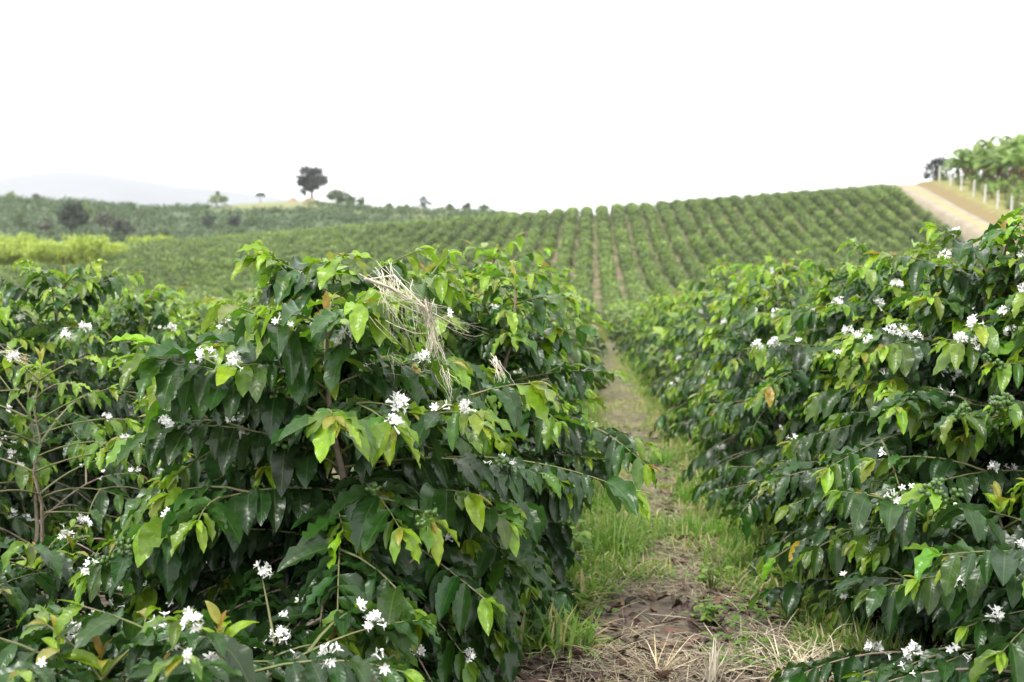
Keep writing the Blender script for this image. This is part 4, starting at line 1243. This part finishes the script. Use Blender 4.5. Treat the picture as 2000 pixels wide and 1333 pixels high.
tuft(1560, 1322, 150, .10, .3, 'big tangled straw tuft beside the low right bush', 'straw_tuft', 'straw tuft', ((.5, .43, .28), (.76, .68, .5)), .07, (5, 70), 13, SG, .022, M_straw, (.2, 1.4))
tuft(1660, 1310, 120, .10, .28, 'tangled straw tuft half under the low right bush', 'straw_tuft', 'straw tuft', ((.5, .43, .28), (.76, .68, .5)), .06, (5, 75), 14, SG, .022, M_straw, (.2, 1.4))


def weed(px, py, n, hh, leaf, label, seed):
    rng = np.random.default_rng(seed); p = ground_at(px, py); root = empty('broadleaf_weed', p); tag(root, label, 'weed', 'broad leaved weeds beside the path')
    st, fo = MB(), MB(); P, D, N, L = [], [], [], []
    for k in range(n):
        a = rng.uniform(0, 6.28); r_ = rng.uniform(.01, hh * .8); e = np.array([math.cos(a) * r_, math.sin(a) * r_, hh * rng.uniform(.4, 1)])
        add_tube(st, [[0, 0, -.02], e * np.array([.35, .35, .6]), e], [.003, .0025, .0015], 5)
        for q in range(4):
            b = a + q * 1.6 + rng.normal(0, .4); P.append(e * (1 - .12 * q)); D.append([math.cos(b), math.sin(b), rng.uniform(-.1, .4)]); N.append(np.array([0, 0, 1.0]) + rng.normal(0, .25, 3)); L.append(leaf * rng.uniform(.6, 1.1))
    L = np.array(L); c = np.array([.08, .17, .03]) + np.array([.12, .13, .02]) * rng.random((len(L), 1))
    add_leaves(fo, np.array(P), np.array(D), np.array(N), L, L * .62, rng.uniform(.2, 1.2, len(L)), c, 4, 6, rng, 0, .2, .05)
    link('stem', st.mesh('stem', [M_twig]), root); link('foliage', fo.mesh('foliage', [M_grass]), root)


weed(1385, 1222, 16, .13, .045, 'low yellowish clover like weed on the bare soil', 1)
weed(1125, 1110, 9, .28, .10, 'broad leaved weed in the shade of the left bushes', 2)
weed(1540, 1150, 9, .13, .06, 'small broad leaved weed by the right bushes', 3)
weed(1390, 1160, 10, .15, .05, 'bushy little weed beside the upright grass tuft', 4)

# ------------------------------------------------------------------ dry straw thrown over the front bush
NV = np.concatenate(NEAR_V[:2]); nvx, nvy, nvd = project(NV)


def surf(px, py, rad=16, back=.03):
    back += .05; rad += 8
    c = np.where((nvx - px) ** 2 + (nvy - py) ** 2 < rad * rad)[0]
    if len(c) == 0: c = np.where((nvx - px) ** 2 + (nvy - py) ** 2 < (rad * 4) ** 2)[0]
    d = np.quantile(nvd[c], .03) if len(c) else 4.0
    v = ray(px, py)
    return CP + v * (d - back)


def straw_bundle(loc_px, stalks, strands, label, seed):
    rng = np.random.default_rng(seed); o0 = surf(*loc_px)
    root = empty('dry_straw_bundle', o0); tag(root, label, 'straw bundle', 'dry straw caught on the bushes')
    st, fr = MB(), MB()
    for pl, w_ in stalks:
        pts = np.array([surf(a, b, 22, .05) for a, b in pl]); dd = np.linalg.norm(pts - CP, axis=1)
        k = np.arange(len(pts)); co = np.polyfit(k, dd, min(1, len(pts) - 1)); fit = np.polyval(co, k); fit -= max(0, (fit - dd).max() * .6)
        pts = CP + nrm(pts - CP) * fit[:, None]
        add_tube(st, pts - o0, np.linspace(w_, w_ * .5, len(pts)), 6, 0, (.62, .54, .42))
    for (ax, ay), (bx, by), n, sx_, sag in strands:
        for q in range(n):
            a = np.array([ax, ay]) + rng.normal(0, sx_, 2); b = np.array([bx, by]) + rng.normal(0, sx_ * 1.8, 2)
            d0 = np.linalg.norm(surf(*a, 24, .045) - CP); d1 = np.linalg.norm(surf(*b, 24, .04) - CP)
            d1 = min(d1, d0 + .15); d0 = min(d0, d1 + .15)
            s_ = np.linspace(0, 1, 7); bow = rng.normal(sag, abs(sag) * .6 + 5)
            px = a[0] + (b[0] - a[0]) * s_ + rng.normal(0, 2.0, 7) + bow * .4 * np.sin(s_ * 3.14); py = a[1] + (b[1] - a[1]) * s_ + bow * np.sin(s_ * 3.14) * .5
            pts = np.array([CP + nrm(ray(u, v)) * (d0 + (d1 - d0) * t - .012 * math.sin(3.14 * t)) for u, v, t in zip(px, py, s_)])
            add_tube(fr, pts - o0, np.linspace(1, .45, 7) * rng.uniform(.0005, .0013), 4, 0, np.array([.66, .60, .48]) * rng.uniform(.6, 1.15), cap=False)
    link('stalk', st.mesh('stalk', [M_straw]), root); link('strands', fr.mesh('strands', [M_straw]), root)


straw_bundle((800, 590), [([(714, 545), (760, 562), (800, 585), (850, 615), (915, 650)], .0048), ([(720, 546), (770, 538), (790, 560), (830, 600)], .003), ([(830, 585), (842, 640), (850, 690), (862, 720)], .0028)],
             [((732, 542), (800, 588), 12, 13, 8), ((768, 525), (745, 595), 10, 10, 5), ((745, 550), (775, 625), 8, 12, 6), ((760, 560), (860, 612), 12, 14, 10), ((790, 550), (850, 630), 9, 11, 6), ((780, 570), (800, 640), 10, 18, 8), ((825, 595), (845, 680), 14, 11, 8), ((845, 610), (838, 700), 8, 10, 8), ((860, 620), (925, 655), 7, 8, 8), ((745, 600), (800, 690), 7, 14, 14), ((840, 590), (850, 680), 10, 6, 6), ((845, 640), (825, 720), 7, 5, 4), ((850, 660), (868, 720), 7, 6, 5), ((868, 722), (878, 764), 14, 7, 4), ((770, 690), (800, 735), 8, 10, 5)],
             'white dry straw bundle draped over the top of the big front bush', 3)
straw_bundle((970, 705), [([(958, 690), (970, 705), (978, 722)], .0018)], [((968, 702), (988, 746), 9, 4, 4), ((964, 698), (972, 740), 5, 3, 3)], 'small wisp of dry straw hanging right of the big white straw bundle', 5)
NV = np.concatenate(NEAR_V[4:8]); nvx, nvy, nvd = project(NV)
straw_bundle((30, 690), [([(-20, 690), (20, 685), (60, 696)], .002)], [((5, 680), (58, 700), 6, 6, 10), ((20, 690), (55, 725), 4, 6, 8)], 'few dry straw strands caught on the thin leggy bush', 8)

# ------------------------------------------------------------------ render settings
sc.view_settings.view_transform = 'Standard'; sc.view_settings.look = 'None'
sc.view_settings.exposure = 1.12; sc.view_settings.gamma = 1.0
sc.render.engine = 'CYCLES'
cy = sc.cycles
cy.max_bounces = 7; cy.diffuse_bounces = 4; cy.glossy_bounces = 3; cy.transmission_bounces = 4; cy.volume_bounces = 1; cy.transparent_max_bounces = 8
cy.use_denoising = True
try: cy.denoiser = 'OPENIMAGEDENOISE'
except Exception: pass
cy.caustics_reflective = False; cy.caustics_refractive = False
cy.sample_clamp_indirect = 6
